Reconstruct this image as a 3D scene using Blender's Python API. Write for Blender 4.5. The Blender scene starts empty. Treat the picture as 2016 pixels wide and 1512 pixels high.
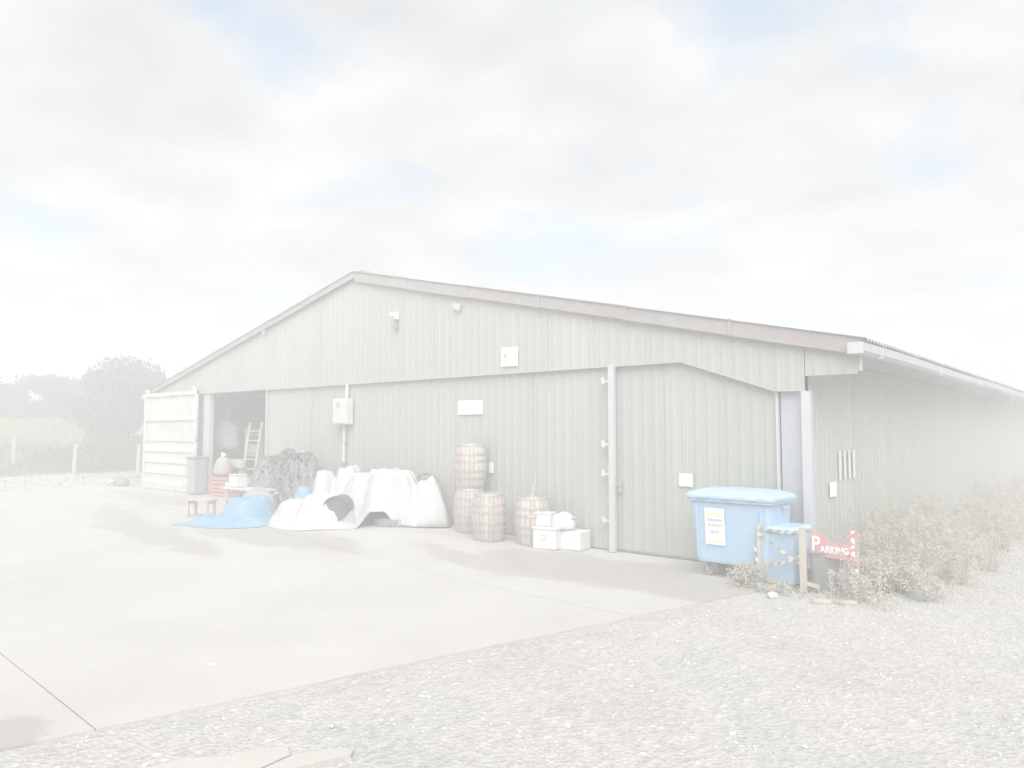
import bpy, bmesh, math, random
from mathutils import Vector, Matrix, noise
R = math.radians
rnd = random.Random(7)
sc = bpy.context.scene
col = sc.collection

# ------------------------------------------------------------------ camera
cd = bpy.data.cameras.new('camera')
cam = bpy.data.objects.new('camera', cd); col.objects.link(cam)
cam.location = (3.56, -10.52, 2.0)
cam.rotation_euler = (R(93.68), 0, R(40.62))
cd.sensor_width = 36; cd.lens = 25.8; cd.clip_start = .05; cd.clip_end = 2000
sc.camera = cam

# ------------------------------------------------------------------ light
SUN_DIR = Vector((.46, -.55, .70)).normalized()       # towards the sun
elev = math.asin(SUN_DIR.z); azim = math.atan2(SUN_DIR.x, SUN_DIR.y)
w = bpy.data.worlds.new('World'); sc.world = w; w.use_nodes = True
nt = w.node_tree; nt.nodes.clear()
N = nt.nodes.new; L = nt.links.new
out = N('ShaderNodeOutputWorld'); bg = N('ShaderNodeBackground'); bg.inputs['Strength'].default_value = .1
sky = N('ShaderNodeTexSky'); sky.sky_type = 'NISHITA'; sky.sun_disc = False
sky.sun_elevation = elev; sky.sun_rotation = azim
tc = N('ShaderNodeTexCoord'); sep = N('ShaderNodeSeparateXYZ'); L(tc.outputs['Generated'], sep.inputs[0])
mx = N('ShaderNodeMath'); mx.operation = 'MAXIMUM'; L(sep.outputs['Z'], mx.inputs[0]); mx.inputs[1].default_value = 0
ad = N('ShaderNodeMath'); ad.operation = 'ADD'; L(mx.outputs[0], ad.inputs[0]); ad.inputs[1].default_value = .16
dv = N('ShaderNodeVectorMath'); dv.operation = 'DIVIDE'
cb = N('ShaderNodeCombineXYZ'); L(sep.outputs['X'], cb.inputs[0]); L(sep.outputs['Y'], cb.inputs[1]); cb.inputs[2].default_value = 0
cb2 = N('ShaderNodeCombineXYZ')
for i in range(3): L(ad.outputs[0], cb2.inputs[i])
L(cb.outputs[0], dv.inputs[0]); L(cb2.outputs[0], dv.inputs[1])
def wnoise(scale, detail, rough, off):
    m = N('ShaderNodeVectorMath'); m.operation = 'ADD'; L(dv.outputs[0], m.inputs[0]); m.inputs[1].default_value = off
    n = N('ShaderNodeTexNoise'); n.inputs['Scale'].default_value = scale; n.inputs['Detail'].default_value = detail
    n.inputs['Roughness'].default_value = rough; n.inputs['Distortion'].default_value = .25; L(m.outputs[0], n.inputs['Vector']); return n
def wramp(src, stops):
    r = N('ShaderNodeValToRGB'); e = r.color_ramp.elements
    while len(e) < len(stops): e.new(.5)
    for k, (p, c) in enumerate(stops): e[k].position = p; e[k].color = (*c, 1)
    L(src.outputs['Fac'], r.inputs[0]); return r
SKYK = 1.0
n1 = wnoise(1.5, 5, .55, (3.1, .4, 0)); cover = wramp(n1, [(.30, (0, 0, 0)), (.44, (1, 1, 1))])
n2 = wnoise(2.3, 6, .5, (7.7, 2.2, 0))
shade = wramp(n2, [(.34, (3.35, 3.45, 3.58)), (.50, (3.85, 3.98, 4.12)), (.66, (4.5, 4.55, 4.6))])
tint = N('ShaderNodeMix'); tint.data_type = 'RGBA'; tint.inputs[0].default_value = .60
L(sky.outputs[0], tint.inputs[6]); tint.inputs[7].default_value = (3.0, 4.0, 4.9, 1)
mixc = N('ShaderNodeMix'); mixc.data_type = 'RGBA'
L(cover.outputs[0], mixc.inputs[0]); L(tint.outputs[2], mixc.inputs[6]); L(shade.outputs[0], mixc.inputs[7])
L(mixc.outputs[2], bg.inputs['Color']); L(bg.outputs[0], out.inputs['Surface'])

sd = bpy.data.lights.new('sun', 'SUN'); sd.energy = 3.5; sd.angle = R(60); sd.color = (1, .98, .955)
sun = bpy.data.objects.new('sun', sd); col.objects.link(sun)
sun.rotation_euler = (-SUN_DIR).to_track_quat('-Z', 'Y').to_euler()
vs = sc.view_settings; vs.view_transform = 'Standard'; vs.look = 'None'; vs.gamma = 1; vs.use_curve_mapping = False
vs.exposure = 1.05
sc.cycles.max_bounces = 8; sc.cycles.diffuse_bounces = 5; sc.cycles.volume_bounces = 1
sc.cycles.use_denoising = True

# ------------------------------------------------------------------ helpers
def tag(o, label=None, cat=None, group=None, kind=None):
    if label: o['label'] = label
    if cat: o['category'] = cat
    if group: o['group'] = group
    if kind: o['kind'] = kind
    return o
def empty(name, loc=(0, 0, 0), rz=0):
    o = bpy.data.objects.new(name, None); col.objects.link(o); o.location = loc; o.rotation_euler = (0, 0, rz); o.empty_display_size = .1
    return o
class MB:
    def __init__(s): s.v = []; s.f = []; s.m = []
    def add(s, vs, fs, mi=0):
        b = len(s.v); s.v += [tuple(p) for p in vs]; s.f += [tuple(i + b for i in q) for q in fs]; s.m += [mi] * len(fs); return s
    def box(s, c, d, rot=None, mi=0, taper=1.0):
        x, y, z = [k / 2 for k in d]; P = []
        for sz in (-1, 1):
            t = taper if sz > 0 else 1
            for sx, sy in ((-1, -1), (1, -1), (1, 1), (-1, 1)):
                p = Vector((sx * x * t, sy * y * t, sz * z))
                if rot is not None: p = rot @ p
                P.append(p + Vector(c))
        return s.add(P, [(3, 2, 1, 0), (4, 5, 6, 7), (0, 1, 5, 4), (1, 2, 6, 5), (2, 3, 7, 6), (3, 0, 4, 7)], mi)
    def bar(s, a, b, wd, dp, mi=0):
        a, b = Vector(a), Vector(b); d = b - a; q = d.to_track_quat('Z', 'Y').to_matrix()
        return s.box((a + b) / 2, (wd, dp, d.length), q, mi)
    def tube(s, pts, r, n=8, mi=0, caps=True):
        rings = []; rr = r if isinstance(r, (list, tuple)) else [r] * len(pts); P = []; F = []
        for i, p in enumerate(pts):
            p = Vector(p); a = Vector(pts[max(i - 1, 0)]); b = Vector(pts[min(i + 1, len(pts) - 1)])
            q = (b - a).to_track_quat('Z', 'Y')
            for k in range(n):
                t = 2 * math.pi * k / n; P.append(p + q @ Vector((math.cos(t) * rr[i], math.sin(t) * rr[i], 0)))
        for i in range(len(pts) - 1):
            for k in range(n): F.append((i * n + k, i * n + (k + 1) % n, (i + 1) * n + (k + 1) % n, (i + 1) * n + k))
        if caps: F += [tuple(range(n - 1, -1, -1)), tuple(range((len(pts) - 1) * n, len(pts) * n))]
        return s.add(P, F, mi)
    def lathe(s, prof, c=(0, 0, 0), n=24, mi=0):
        P = []; F = []
        for r, z in prof:
            for k in range(n):
                t = 2 * math.pi * k / n; P.append((c[0] + r * math.cos(t), c[1] + r * math.sin(t), c[2] + z))
        for i in range(len(prof) - 1):
            for k in range(n): F.append((i * n + k, i * n + (k + 1) % n, (i + 1) * n + (k + 1) % n, (i + 1) * n + k))
        return s.add(P, F, mi)
    def mesh(s, name, mats, smooth=False):
        me = bpy.data.meshes.new(name); me.from_pydata(s.v, [], s.f)
        for m in (mats if isinstance(mats, (list, tuple)) else [mats]): me.materials.append(m)
        if any(s.m): me.polygons.foreach_set('material_index', s.m)
        if smooth: me.polygons.foreach_set('use_smooth', [True] * len(me.polygons))
        me.update(); return me
    def build(s, name, mats, parent=None, smooth=False, bevel=0):
        o = bpy.data.objects.new(name, s.mesh(name, mats, smooth)); col.objects.link(o)
        if parent: o.parent = parent
        if bevel:
            b = o.modifiers.new('bevel', 'BEVEL'); b.width = bevel; b.segments = 2; b.limit_method = 'ANGLE'
        return o
def copy_tree(o, parent=None):
    c = o.copy(); col.objects.link(c); c.parent = parent
    for ch in list(o.children): copy_tree(ch, c)
    return c
def ss(a, b, t):
    t = min(max((t - a) / (b - a), 0), 1); return t * t * (3 - 2 * t)
def zg(x, y):                                             # the yard rises a little towards the far end of the barn
    z = .20 * ss(-2.8, -9.5, x) * ss(-6.5, -1.2, y)
    if x < -20: z += .27 * ss(-21, -27, x) + .80 * ss(-27.9, -30.9, x) + .98 * ss(-30.9, -35.5, x)
    return z

# ------------------------------------------------------------------ materials
def mat(name, c, rough=.8, var=.12, scale=3., bump=0., bscale=40., metal=0., spec=.3, rand=0., stretch=(1, 1, 1), c2=None, c2scale=1.2, c2lo=.5, c2hi=.7, trans=0., coord='Object'):
    m = bpy.data.materials.new(name); m.use_nodes = True; t = m.node_tree; n = t.nodes; l = t.links.new
    b = n['Principled BSDF']; b.inputs['Roughness'].default_value = rough; b.inputs['Metallic'].default_value = metal
    b.inputs['Specular IOR Level'].default_value = spec
    tcd = n.new('ShaderNodeTexCoord'); mp = n.new('ShaderNodeMapping'); mp.inputs['Scale'].default_value = stretch
    l(tcd.outputs[coord], mp.inputs[0])
    nz = n.new('ShaderNodeTexNoise'); nz.inputs['Scale'].default_value = scale; nz.inputs['Detail'].default_value = 6; nz.inputs['Roughness'].default_value = .6
    l(mp.outputs[0], nz.inputs['Vector'])
    mr = n.new('ShaderNodeMapRange'); mr.inputs[1].default_value = .25; mr.inputs[2].default_value = .75
    mr.inputs[3].default_value = 1 - var; mr.inputs[4].default_value = 1 + var; l(nz.outputs['Fac'], mr.inputs[0])
    val = mr.outputs[0]
    if rand:
        oi = n.new('ShaderNodeObjectInfo'); m2 = n.new('ShaderNodeMapRange'); m2.inputs[3].default_value = 1 - rand; m2.inputs[4].default_value = 1 + rand
        l(oi.outputs['Random'], m2.inputs[0]); mm = n.new('ShaderNodeMath'); mm.operation = 'MULTIPLY'; l(val, mm.inputs[0]); l(m2.outputs[0], mm.inputs[1]); val = mm.outputs[0]
    base = n.new('ShaderNodeRGB'); base.outputs[0].default_value = (*c, 1); bo = base.outputs[0]
    if c2:
        z2 = n.new('ShaderNodeTexNoise'); z2.inputs['Scale'].default_value = c2scale; z2.inputs['Detail'].default_value = 5; l(mp.outputs[0], z2.inputs['Vector'])
        r2 = n.new('ShaderNodeMapRange'); r2.inputs[1].default_value = c2lo; r2.inputs[2].default_value = c2hi; l(z2.outputs['Fac'], r2.inputs[0])
        mi = n.new('ShaderNodeMix'); mi.data_type = 'RGBA'; l(r2.outputs[0], mi.inputs[0]); l(bo, mi.inputs[6]); mi.inputs[7].default_value = (*c2, 1); bo = mi.outputs[2]
    vm = n.new('ShaderNodeVectorMath'); vm.operation = 'SCALE'; l(bo, vm.inputs[0]); l(val, vm.inputs['Scale'])
    l(vm.outputs[0], b.inputs['Base Color'])
    if bump:
        z3 = n.new('ShaderNodeTexNoise'); z3.inputs['Scale'].default_value = bscale; z3.inputs['Detail'].default_value = 6; l(mp.outputs[0], z3.inputs['Vector'])
        bp = n.new('ShaderNodeBump'); bp.inputs['Strength'].default_value = bump; bp.inputs['Distance'].default_value = .02; l(z3.outputs['Fac'], bp.inputs['Height']); l(bp.outputs[0], b.inputs['Normal'])
    if trans:
        tr = n.new('ShaderNodeBsdfTranslucent'); l(vm.outputs[0], tr.inputs['Color']); mxs = n.new('ShaderNodeMixShader'); mxs.inputs[0].default_value = trans
        l(b.outputs[0], mxs.inputs[1]); l(tr.outputs[0], mxs.inputs[2]); l(mxs.outputs[0], n['Material Output'].inputs['Surface'])
    return m

M = {}
M['clad'] = mat('green_sheet', (.35, .365, .332), .6, .06, 1.3, rand=.02, stretch=(1, 1, .25), c2=(.39, .385, .365), c2scale=.7, c2lo=.5, c2hi=.72)
M['clad_brightened'] = mat('green_sheet_brightened', (.40, .415, .38), .6, .07, 1.1, rand=.035, stretch=(1, 1, .25), c2=(.43, .43, .41), c2scale=.6)  # front sheet green brightened in colour to lift the dimly lit side wall
M['galv'] = mat('galvanised_steel', (.42, .43, .46), .5, .08, 6, metal=.15)
M['pale_steel'] = mat('pale_painted_steel', (.47, .48, .50), .5, .07, 5, c2=(.5, .45, .4), c2scale=4, c2lo=.6, c2hi=.75)
M['verge'] = mat('verge_cement', (.30, .275, .27), .9, .13, 3, bump=.3, bscale=30, c2=(.345, .285, .255), c2scale=1.1, c2lo=.56, c2hi=.75)
M['roof'] = mat('roof_cement', (.30, .28, .275), .9, .14, 2, c2=(.38, .30, .22), c2scale=.9, c2lo=.55, c2hi=.72)
M['timber'] = mat('weathered_timber', (.48, .44, .39), .85, .2, 8, bump=.3, bscale=60, stretch=(1, 1, .15))
M['soffit'] = mat('soffit_board', (.46, .455, .46), .9, .1, 3)
M['cream'] = mat('cream_plastic', (.70, .70, .64), .5, .04, 5)
M['whitesign'] = mat('white_sign', (.78, .79, .79), .45, .03, 4)
M['white'] = mat('white_plastic', (.62, .63, .63), .5, .05, 5)
M['offwhite'] = mat('off_white_paint', (.56, .555, .54), .6, .10, 4, c2=(.42, .39, .35), c2scale=3, c2lo=.58, c2hi=.75)
M['poly'] = mat('white_sheeting', (.61, .62, .625), .4, .04, 3, bump=.25, bscale=9, trans=.2)
M['bluetarp'] = mat('blue_tarpaulin', (.20, .38, .52), .45, .10, 4, bump=.3, bscale=10, trans=.1)
M['bluebin'] = mat('blue_bin_plastic', (.35, .495, .65), .4, .06, 3, c2=(.35, .48, .62), c2scale=2.5)
M['bluelid'] = mat('blue_lid_plastic', (.37, .51, .66), .38, .06, 3)
M['black'] = mat('black_rubber', (.23, .23, .232), .8, .2, 8)
M['drum_dark'] = mat('black_plastic', (.10, .10, .102), .7, .2, 8)
M['darkgrey'] = mat('dark_grey_plastic', (.22, .222, .23), .6, .12, 5)
M['midgrey'] = mat('grey_plastic', (.34, .345, .35), .6, .1, 5)
M['oak'] = mat('barrel_oak', (.465, .415, .38), .8, .16, 5, bump=.2, bscale=50, stretch=(1, 1, .2), rand=.12)
M['hoop'] = mat('barrel_hoop', (.40, .385, .375), .6, .15, 8, metal=.4)
M['red'] = mat('red_paint', (.50, .25, .26), .5, .1, 5, c2=(.55, .34, .33), c2scale=6)
M['redplastic'] = mat('red_plastic', (.48, .22, .22), .45, .08, 6)
M['beige'] = mat('beige_sacking', (.42, .37, .32), .9, .12, 9)
M['yellow'] = mat('tape_yellow', (.66, .62, .46), .5, .06, 9)
M['tapeblack'] = mat('tape_black', (.32, .34, .38), .5, .08, 9)
M['ink'] = mat('sign_grey_ink', (.45, .45, .46), .6, .05, 9)
M['inkred'] = mat('sign_red_ink', (.50, .30, .28), .6, .05, 9)
M['inkyellow'] = mat('label_yellow_ink', (.70, .68, .45), .6, .05, 9)
M['inkblue'] = mat('label_blue_ink', (.48, .54, .60), .6, .05, 9)
M['bark'] = mat('bark', (.14, .12, .10), .9, .2, 8)
M['leaf_dark'] = mat('leaf_dark', (.06, .072, .052), .7, .35, .9, trans=.25)
M['leaf_mid'] = mat('leaf_mid', (.078, .090, .055), .7, .35, .9, trans=.25)
M['leaf_grey'] = mat('leaf_grey', (.085, .092, .072), .7, .35, .9, trans=.25)
M['crop'] = mat('crop_blades', (.44, .44, .16), .8, .22, .5, trans=.3, c2=(.52, .46, .30), c2scale=.35)
M['rough'] = mat('rough_grass', (.20, .195, .14), .85, .2, .8, trans=.1, c2=(.30, .26, .20), c2scale=.5)
M['weed'] = mat('dry_weed', (.68, .655, .585), .85, .15, 2.5, trans=.5, c2=(.58, .59, .52), c2scale=1.6, c2lo=.48, c2hi=.62)
M['weedgreen'] = mat('green_weed', (.54, .565, .485), .8, .18, 3, trans=.5)
M['seed'] = mat('seed_head', (.50, .44, .38), .9, .2, 9)
M['brick'] = mat('old_brick', (.46, .39, .355), .9, .15, 14)
M['stone'] = mat('pale_stone', (.60, .58, .56), .9, .14, 14, rand=.15)
M['gravelst'] = mat('gravel_stone', (.445, .43, .412), .9, .45, 1.7, c2=(.56, .54, .51), c2scale=6, c2lo=.55, c2hi=.65)
M['glassy'] = mat('lamp_glass', (.8, .82, .84), .2, .02)
M['interior'] = mat('barn_floor_dust', (.34, .32, .30), .9, .1, 2)
M['wire'] = mat('fence_wire', (.35, .34, .33), .6, .05)

def ground_material():
    m = bpy.data.materials.new('gravel_ground'); m.use_nodes = True; t = m.node_tree; n = t.nodes; l = t.links.new; b = n['Principled BSDF']
    b.inputs['Roughness'].default_value = .95; b.inputs['Specular IOR Level'].default_value = .15
    g = n.new('ShaderNodeTexCoord')
    def nz(s, d=6, ro=.6):
        k = n.new('ShaderNodeTexNoise'); k.inputs['Scale'].default_value = s; k.inputs['Detail'].default_value = d; k.inputs['Roughness'].default_value = ro; l(g.outputs['Object'], k.inputs['Vector']); return k.outputs['Fac']
    def ramp(src, st):
        r = n.new('ShaderNodeValToRGB'); e = r.color_ramp.elements
        while len(e) < len(st): e.new(.5)
        for k, (p, c) in enumerate(st): e[k].position = p; e[k].color = (*c, 1)
        l(src, r.inputs[0]); return r.outputs[0]
    def mixc(f, a, c, mode='MIX'):
        k = n.new('ShaderNodeMix'); k.data_type = 'RGBA'; k.blend_type = mode
        (l(f, k.inputs[0]) if not isinstance(f, float) else setattr(k.inputs[0], 'default_value', f)); l(a, k.inputs[6]); l(c, k.inputs[7]); return k.outputs[2]
    big = ramp(nz(.45), [(.34, (.42, .40, .38)), (.5, (.47, .453, .433)), (.66, (.405, .405, .402))])
    vo = n.new('ShaderNodeTexVoronoi'); vo.inputs['Scale'].default_value = 26; l(g.outputs['Object'], vo.inputs['Vector'])
    cells = ramp(vo.outputs['Color'], [(.0, (.80, .80, .80)), (.55, (1, 1, 1)), (.85, (1.06, 1.06, 1.05)), (1, (1.4, 1.38, 1.34))])
    c = mixc(1.0, big, cells, 'MULTIPLY')
    fine = ramp(nz(90, 4), [(.3, (.86, .86, .86)), (.7, (1.1, 1.1, 1.1))])
    c = mixc(1.0, c, fine, 'MULTIPLY')
    # worn earth with dry grass away from the yard
    sp = n.new('ShaderNodeSeparateXYZ'); l(g.outputs['Object'], sp.inputs[0])
    mr = n.new('ShaderNodeMapRange'); mr.inputs[1].default_value = -19; mr.inputs[2].default_value = -25; l(sp.outputs['X'], mr.inputs[0])
    earth = ramp(nz(.8), [(.35, (.42, .38, .34)), (.55, (.48, .44, .40)), (.7, (.40, .39, .33))])
    c = mixc(mr.outputs[0], c, earth)
    l(c, b.inputs['Base Color'])
    bp = n.new('ShaderNodeBump'); bp.inputs['Strength'].default_value = .6; bp.inputs['Distance'].default_value = .02
    l(vo.outputs['Distance'], bp.inputs['Height']); l(bp.outputs[0], b.inputs['Normal'])
    return m
def concrete_material():
    m = bpy.data.materials.new('yard_concrete'); m.use_nodes = True; t = m.node_tree; n = t.nodes; l = t.links.new; b = n['Principled BSDF']
    b.inputs['Roughness'].default_value = .85; b.inputs['Specular IOR Level'].default_value = .25
    g = n.new('ShaderNodeTexCoord')
    def nz(s, d=6, ro=.6, dist=0, st=(1, 1, 1)):
        mp = n.new('ShaderNodeMapping'); mp.inputs['Scale'].default_value = st; l(g.outputs['Object'], mp.inputs[0])
        k = n.new('ShaderNodeTexNoise'); k.inputs['Scale'].default_value = s; k.inputs['Detail'].default_value = d; k.inputs['Roughness'].default_value = ro; k.inputs['Distortion'].default_value = dist; l(mp.outputs[0], k.inputs['Vector']); return k
    def math_(op, a, c):
        k = n.new('ShaderNodeMath'); k.operation = op
        for i, q in enumerate((a, c)):
            if isinstance(q, (int, float)): k.inputs[i].default_value = q
            else: l(q, k.inputs[i])
        return k.outputs[0]
    warp = nz(.9, 5, .6)
    wv = n.new('ShaderNodeVectorMath'); wv.operation = 'MULTIPLY_ADD'; l(warp.outputs['Color'], wv.inputs[0]); wv.inputs[1].default_value = (1.5, 1.5, 0); l(g.outputs['Object'], wv.inputs[2])
    mask = None
    # damp, dirty patches: centre, half-sizes, heading, strength
    for cx, cy, rx, ry, a, s in [(-2.3, -1.55, 2.5, 1.0, R(-6), .9), (-3.6, -2.2, 2.6, .40, R(-6), .7), (-8.3, -3.2, 2.4, .65, R(4), .75), (-10.5, -4.4, 3.0, .5, R(-6), .7), (-14, -3.6, 2.2, .45, R(-10), .6), (-17, -1.6, 3.5, .5, R(-4), .6), (-2.0, -9.1, .75, .42, R(-5), .9), (-19, -5.2, 3.5, .5, R(-8), .5), (-5.2, -.9, 3.8, .35, R(-2), .35)]:
        su = n.new('ShaderNodeVectorMath'); su.operation = 'SUBTRACT'; l(wv.outputs[0], su.inputs[0]); su.inputs[1].default_value = (cx + .75, cy + .75, 0)
        mp = n.new('ShaderNodeMapping'); mp.vector_type = 'TEXTURE'; mp.inputs['Rotation'].default_value = (0, 0, a); mp.inputs['Scale'].default_value = (rx, ry, 1); l(su.outputs[0], mp.inputs[0])
        fl = n.new('ShaderNodeVectorMath'); fl.operation = 'MULTIPLY'; l(mp.outputs[0], fl.inputs[0]); fl.inputs[1].default_value = (1, 1, 0)
        ln = n.new('ShaderNodeVectorMath'); ln.operation = 'LENGTH'; l(fl.outputs[0], ln.inputs[0])
        mr = n.new('ShaderNodeMapRange'); mr.interpolation_type = 'SMOOTHSTEP'; mr.inputs[1].default_value = 1.12; mr.inputs[2].default_value = .80; mr.inputs[3].default_value = 0; mr.inputs[4].default_value = s; l(ln.outputs['Value'], mr.inputs[0])
        mask = mr.outputs[0] if mask is None else math_('MAXIMUM', mask, mr.outputs[0])
    def mixc(f, a, c, mode='MIX'):
        k = n.new('ShaderNodeMix'); k.data_type = 'RGBA'; k.blend_type = mode
        for i, q in ((0, f), (6, a), (7, c)):
            if isinstance(q, tuple): k.inputs[i].default_value = (*q, 1)
            elif isinstance(q, float): k.inputs[i].default_value = q
            else: l(q, k.inputs[i])
        return k.outputs[2]
    r = n.new('ShaderNodeValToRGB'); e = r.color_ramp.elements; e[0].position = .32; e[0].color = (.445, .43, .403, 1); e[1].position = .68; e[1].color = (.505, .49, .463, 1)
    l(nz(.5, 7, .62).outputs['Fac'], r.inputs[0]); c = r.outputs[0]
    f = n.new('ShaderNodeMapRange'); f.inputs[1].default_value = .3; f.inputs[2].default_value = .7; f.inputs[3].default_value = .93; f.inputs[4].default_value = 1.05; l(nz(35, 5, .7).outputs['Fac'], f.inputs[0])
    sp = n.new('ShaderNodeMapRange'); sp.inputs[1].default_value = .70; sp.inputs[2].default_value = .76; sp.inputs[3].default_value = 0; sp.inputs[4].default_value = .5; l(nz(2.2, 3, .7, .6, (.5, 1.6, 1)).outputs['Fac'], sp.inputs[0])
    c = mixc(sp.outputs[0], c, (.38, .35, .32))
    c = mixc(mask, c, (.365, .345, .328))
    vm = n.new('ShaderNodeVectorMath'); vm.operation = 'SCALE'; l(c, vm.inputs[0]); l(f.outputs[0], vm.inputs['Scale']); l(vm.outputs[0], b.inputs['Base Color'])
    rr = n.new('ShaderNodeMapRange'); rr.inputs[3].default_value = .88; rr.inputs[4].default_value = .55; l(mask, rr.inputs[0]); l(rr.outputs[0], b.inputs['Roughness'])
    bp = n.new('ShaderNodeBump'); bp.inputs['Strength'].default_value = .2; bp.inputs['Distance'].default_value = .01; l(nz(60, 6).outputs['Fac'], bp.inputs['Height']); l(bp.outputs[0], b.inputs['Normal'])
    return m
M['ground'] = ground_material(); M['concrete'] = concrete_material()

# ------------------------------------------------------------------ ground
def axis(lo, hi, step, far):
    a = [lo + step * k for k in range(int((hi - lo) / step) + 1)]; d = step
    while a[-1] < far: d *= 1.35; a.append(min(a[-1] + d, far))
    d = step
    while a[0] > -far: d *= 1.35; a.insert(0, max(a[0] - d, -far))
    return a
xs = axis(-50, 6, .5, 240); ys = axis(-14, 16, .5, 240)
mb = MB()
mb.add([(x, y, zg(x, y) - .018 + .008 * noise.noise((x * .9, y * .9, 0)) if -20 < x else zg(x, y) - .02 + .06 * noise.noise((x * .3, y * .3, 3))) for y in ys for x in xs],
       [(j * len(xs) + i, j * len(xs) + i + 1, (j + 1) * len(xs) + i + 1, (j + 1) * len(xs) + i) for j in range(len(ys) - 1) for i in range(len(xs) - 1)])
tag(mb.build('ground', M['ground'], smooth=True), 'gravel yard and rough earth around the barn', None, kind='structure')

EDGE = lambda y: -.31 + (y + 1.84) * .2346                 # ragged edge of the concrete against the gravel
J1 = lambda x: -8.49 - .041 * (x + 1.91)
J2 = lambda x: -3.53 - .075 * (x + 1.01)
def slab(y0f, y1f, xl, xr, parent, nx=60, ny=14, free=True):
    V = []; F = []
    for j in range(ny + 1):
        v = j / ny
        for i in range(nx + 1):
            u = 1 - (1 - i / nx) ** 1.0
            x = xl + (-.8 - xl) * u; y = y0f(x) + (y1f(x) - y0f(x)) * v
            if free:
                xe = EDGE(y) if xr is None else xr(y)
                xe += .035 * noise.noise((y * 3.1, 1.7, 0)) + .02 * noise.noise((y * 9, 5, 0))
                x = xl + (xe - xl) * u; y = y0f(x) + (y1f(x) - y0f(x)) * v
            V.append((x, y, zg(x, y)))
    W = nx + 1
    for j in range(ny):
        for i in range(nx): F.append((j * W + i, j * W + i + 1, (j + 1) * W + i + 1, (j + 1) * W + i))
    b = len(V); V2 = V + [(x, y, z - .06) for x, y, z in V]
    rim = [i for i in range(W)] + [j * W + nx for j in range(1, ny + 1)] + [ny * W + i for i in range(nx - 1, -1, -1)] + [j * W for j in range(ny - 1, 0, -1)]
    for a, c in zip(rim, rim[1:] + rim[:1]): F.append((c, a, a + b, c + b))
    return MB().add(V2, F).build('slab', M['concrete'], parent)
yard = empty('concrete_yard'); tag(yard, 'pale concrete yard of wide slabs in front of the barn', kind='structure')
slab(lambda x: -16.0, lambda x: J1(x) - .006, -26, None, yard, 60, 20)
slab(lambda x: J1(x) + .006, lambda x: J2(x) - .008, -26, None, yard, 70, 26)
slab(lambda x: J2(x) + .008, lambda x: -.03, -26, lambda y: min(EDGE(y), .0 if y > -.5 else 9), yard, 70, 16)
slab(lambda x: .0, lambda x: 34.0, -20.55, lambda y: -.1, yard, 20, 20)
# broken piece of old concrete showing through the gravel
def patch(name, pts, c, label):
    V = [(x, y, .004) for x, y in pts]; n = len(V)
    mb = MB().add(V + [(x, y, -.06) for x, y in pts], [tuple(range(n))] + [((k + 1) % n, k, k + n, (k + 1) % n + n) for k in range(n)])
    return tag(mb.build(name, M['concrete'], None), label, None, kind='structure')
patch('concrete_patch', [(-1.05, -8.72), (-.62, -8.6), (-.50, -8.12), (-.53, -7.86), (-.66, -7.80), (-.74, -7.92), (-.80, -8.12), (-.98, -8.32)], None, 'broken patch of old concrete in the foreground gravel')
patch('concrete_patch', [(-.48, -8.10), (-.38, -8.02), (-.24, -7.62), (-.30, -7.55), (-.42, -7.68), (-.51, -7.84)], None, 'small sharp piece of old concrete beside the broken patch')

# ------------------------------------------------------------------ barn
XR, ZR, XE, ZE = -10.12, 5.66, .86, 3.20                   # ridge and right eave
SL = (ZR - ZE) / (XE - XR); XL = 2 * XR - XE
DEPTH = 34.0
def roofz(x): return ZR - SL * abs(x - XR)
barn = empty('barn'); barn.location = (-10.2, 0, 0)
tag(barn, 'large pale green corrugated sheet metal barn with low gable roof', 'barn')
def child(o): o.parent = barn; o.matrix_parent_inverse = Matrix.Translation((10.2, 0, 0)); return o
PROF = [(0, 0), (.105, 0), (.125, .008), (.175, .008), (.195, 0)]
def fsheet(name, x0, x1, bot, top, y, m, brk=()):
    xsv = [(x0, 0)]; k = 0; x = x0
    while x < x1 - 1e-6:
        for dx, d in PROF:
            if x0 < x + dx < x1: xsv.append((x + dx, d))
        x += .2
    xsv.append((x1, 0))
    for bx in brk:
        if x0 + .004 < bx < x1 - .004 and all(abs(bx - q[0]) > .003 for q in xsv):
            xsv.append((bx, 0))
    xsv.sort()
    V = []
    for x, d in xsv: V += [(x, y - d, bot(x)), (x, y - d, top(x))]
    F = [(2 * i, 2 * i + 2, 2 * i + 3, 2 * i + 1) for i in range(len(xsv) - 1)]
    o = MB().add(V, F).build(name, m)
    return child(o)
def gbot(x):
    if x < -1.90: return 3.09
    if x < -.42: return 3.09 - .51 * (x + 1.90) / 1.48
    if x <= .004: return 2.57
    return 2.77
gtop = lambda x: roofz(x) - .10
# upper gable cladding, hung a little proud of the wall below it
x = XL + .55
edges = []
while x < -.45: edges.append(x); x += 1.0
edges = [e for e in edges if e < -.6] + [-.42 + .42]
for a, b in zip(edges[:-1], edges[1:]):
    fsheet('gable_sheet', a, b - .004, gbot, gtop, -.075 + rnd.uniform(-.003, .003), M['clad'], (-1.9, -.42, XR))
fsheet('gable_sheet', .006, .70, gbot, gtop, -.074, M['clad'])
# drip lip under the gable cladding
mb = MB()
lp = [(XL + .55, 3.09), (-1.9, 3.09), (-.42, 2.58), (.0, 2.57)]
for (xa, za), (xb, zb) in zip(lp[:-1], lp[1:]): mb.bar((xa, -.064, za - .004), (xb, -.064, zb - .004), .075, .012)
child(mb.build('drip_trim', M['galv']))
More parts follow.
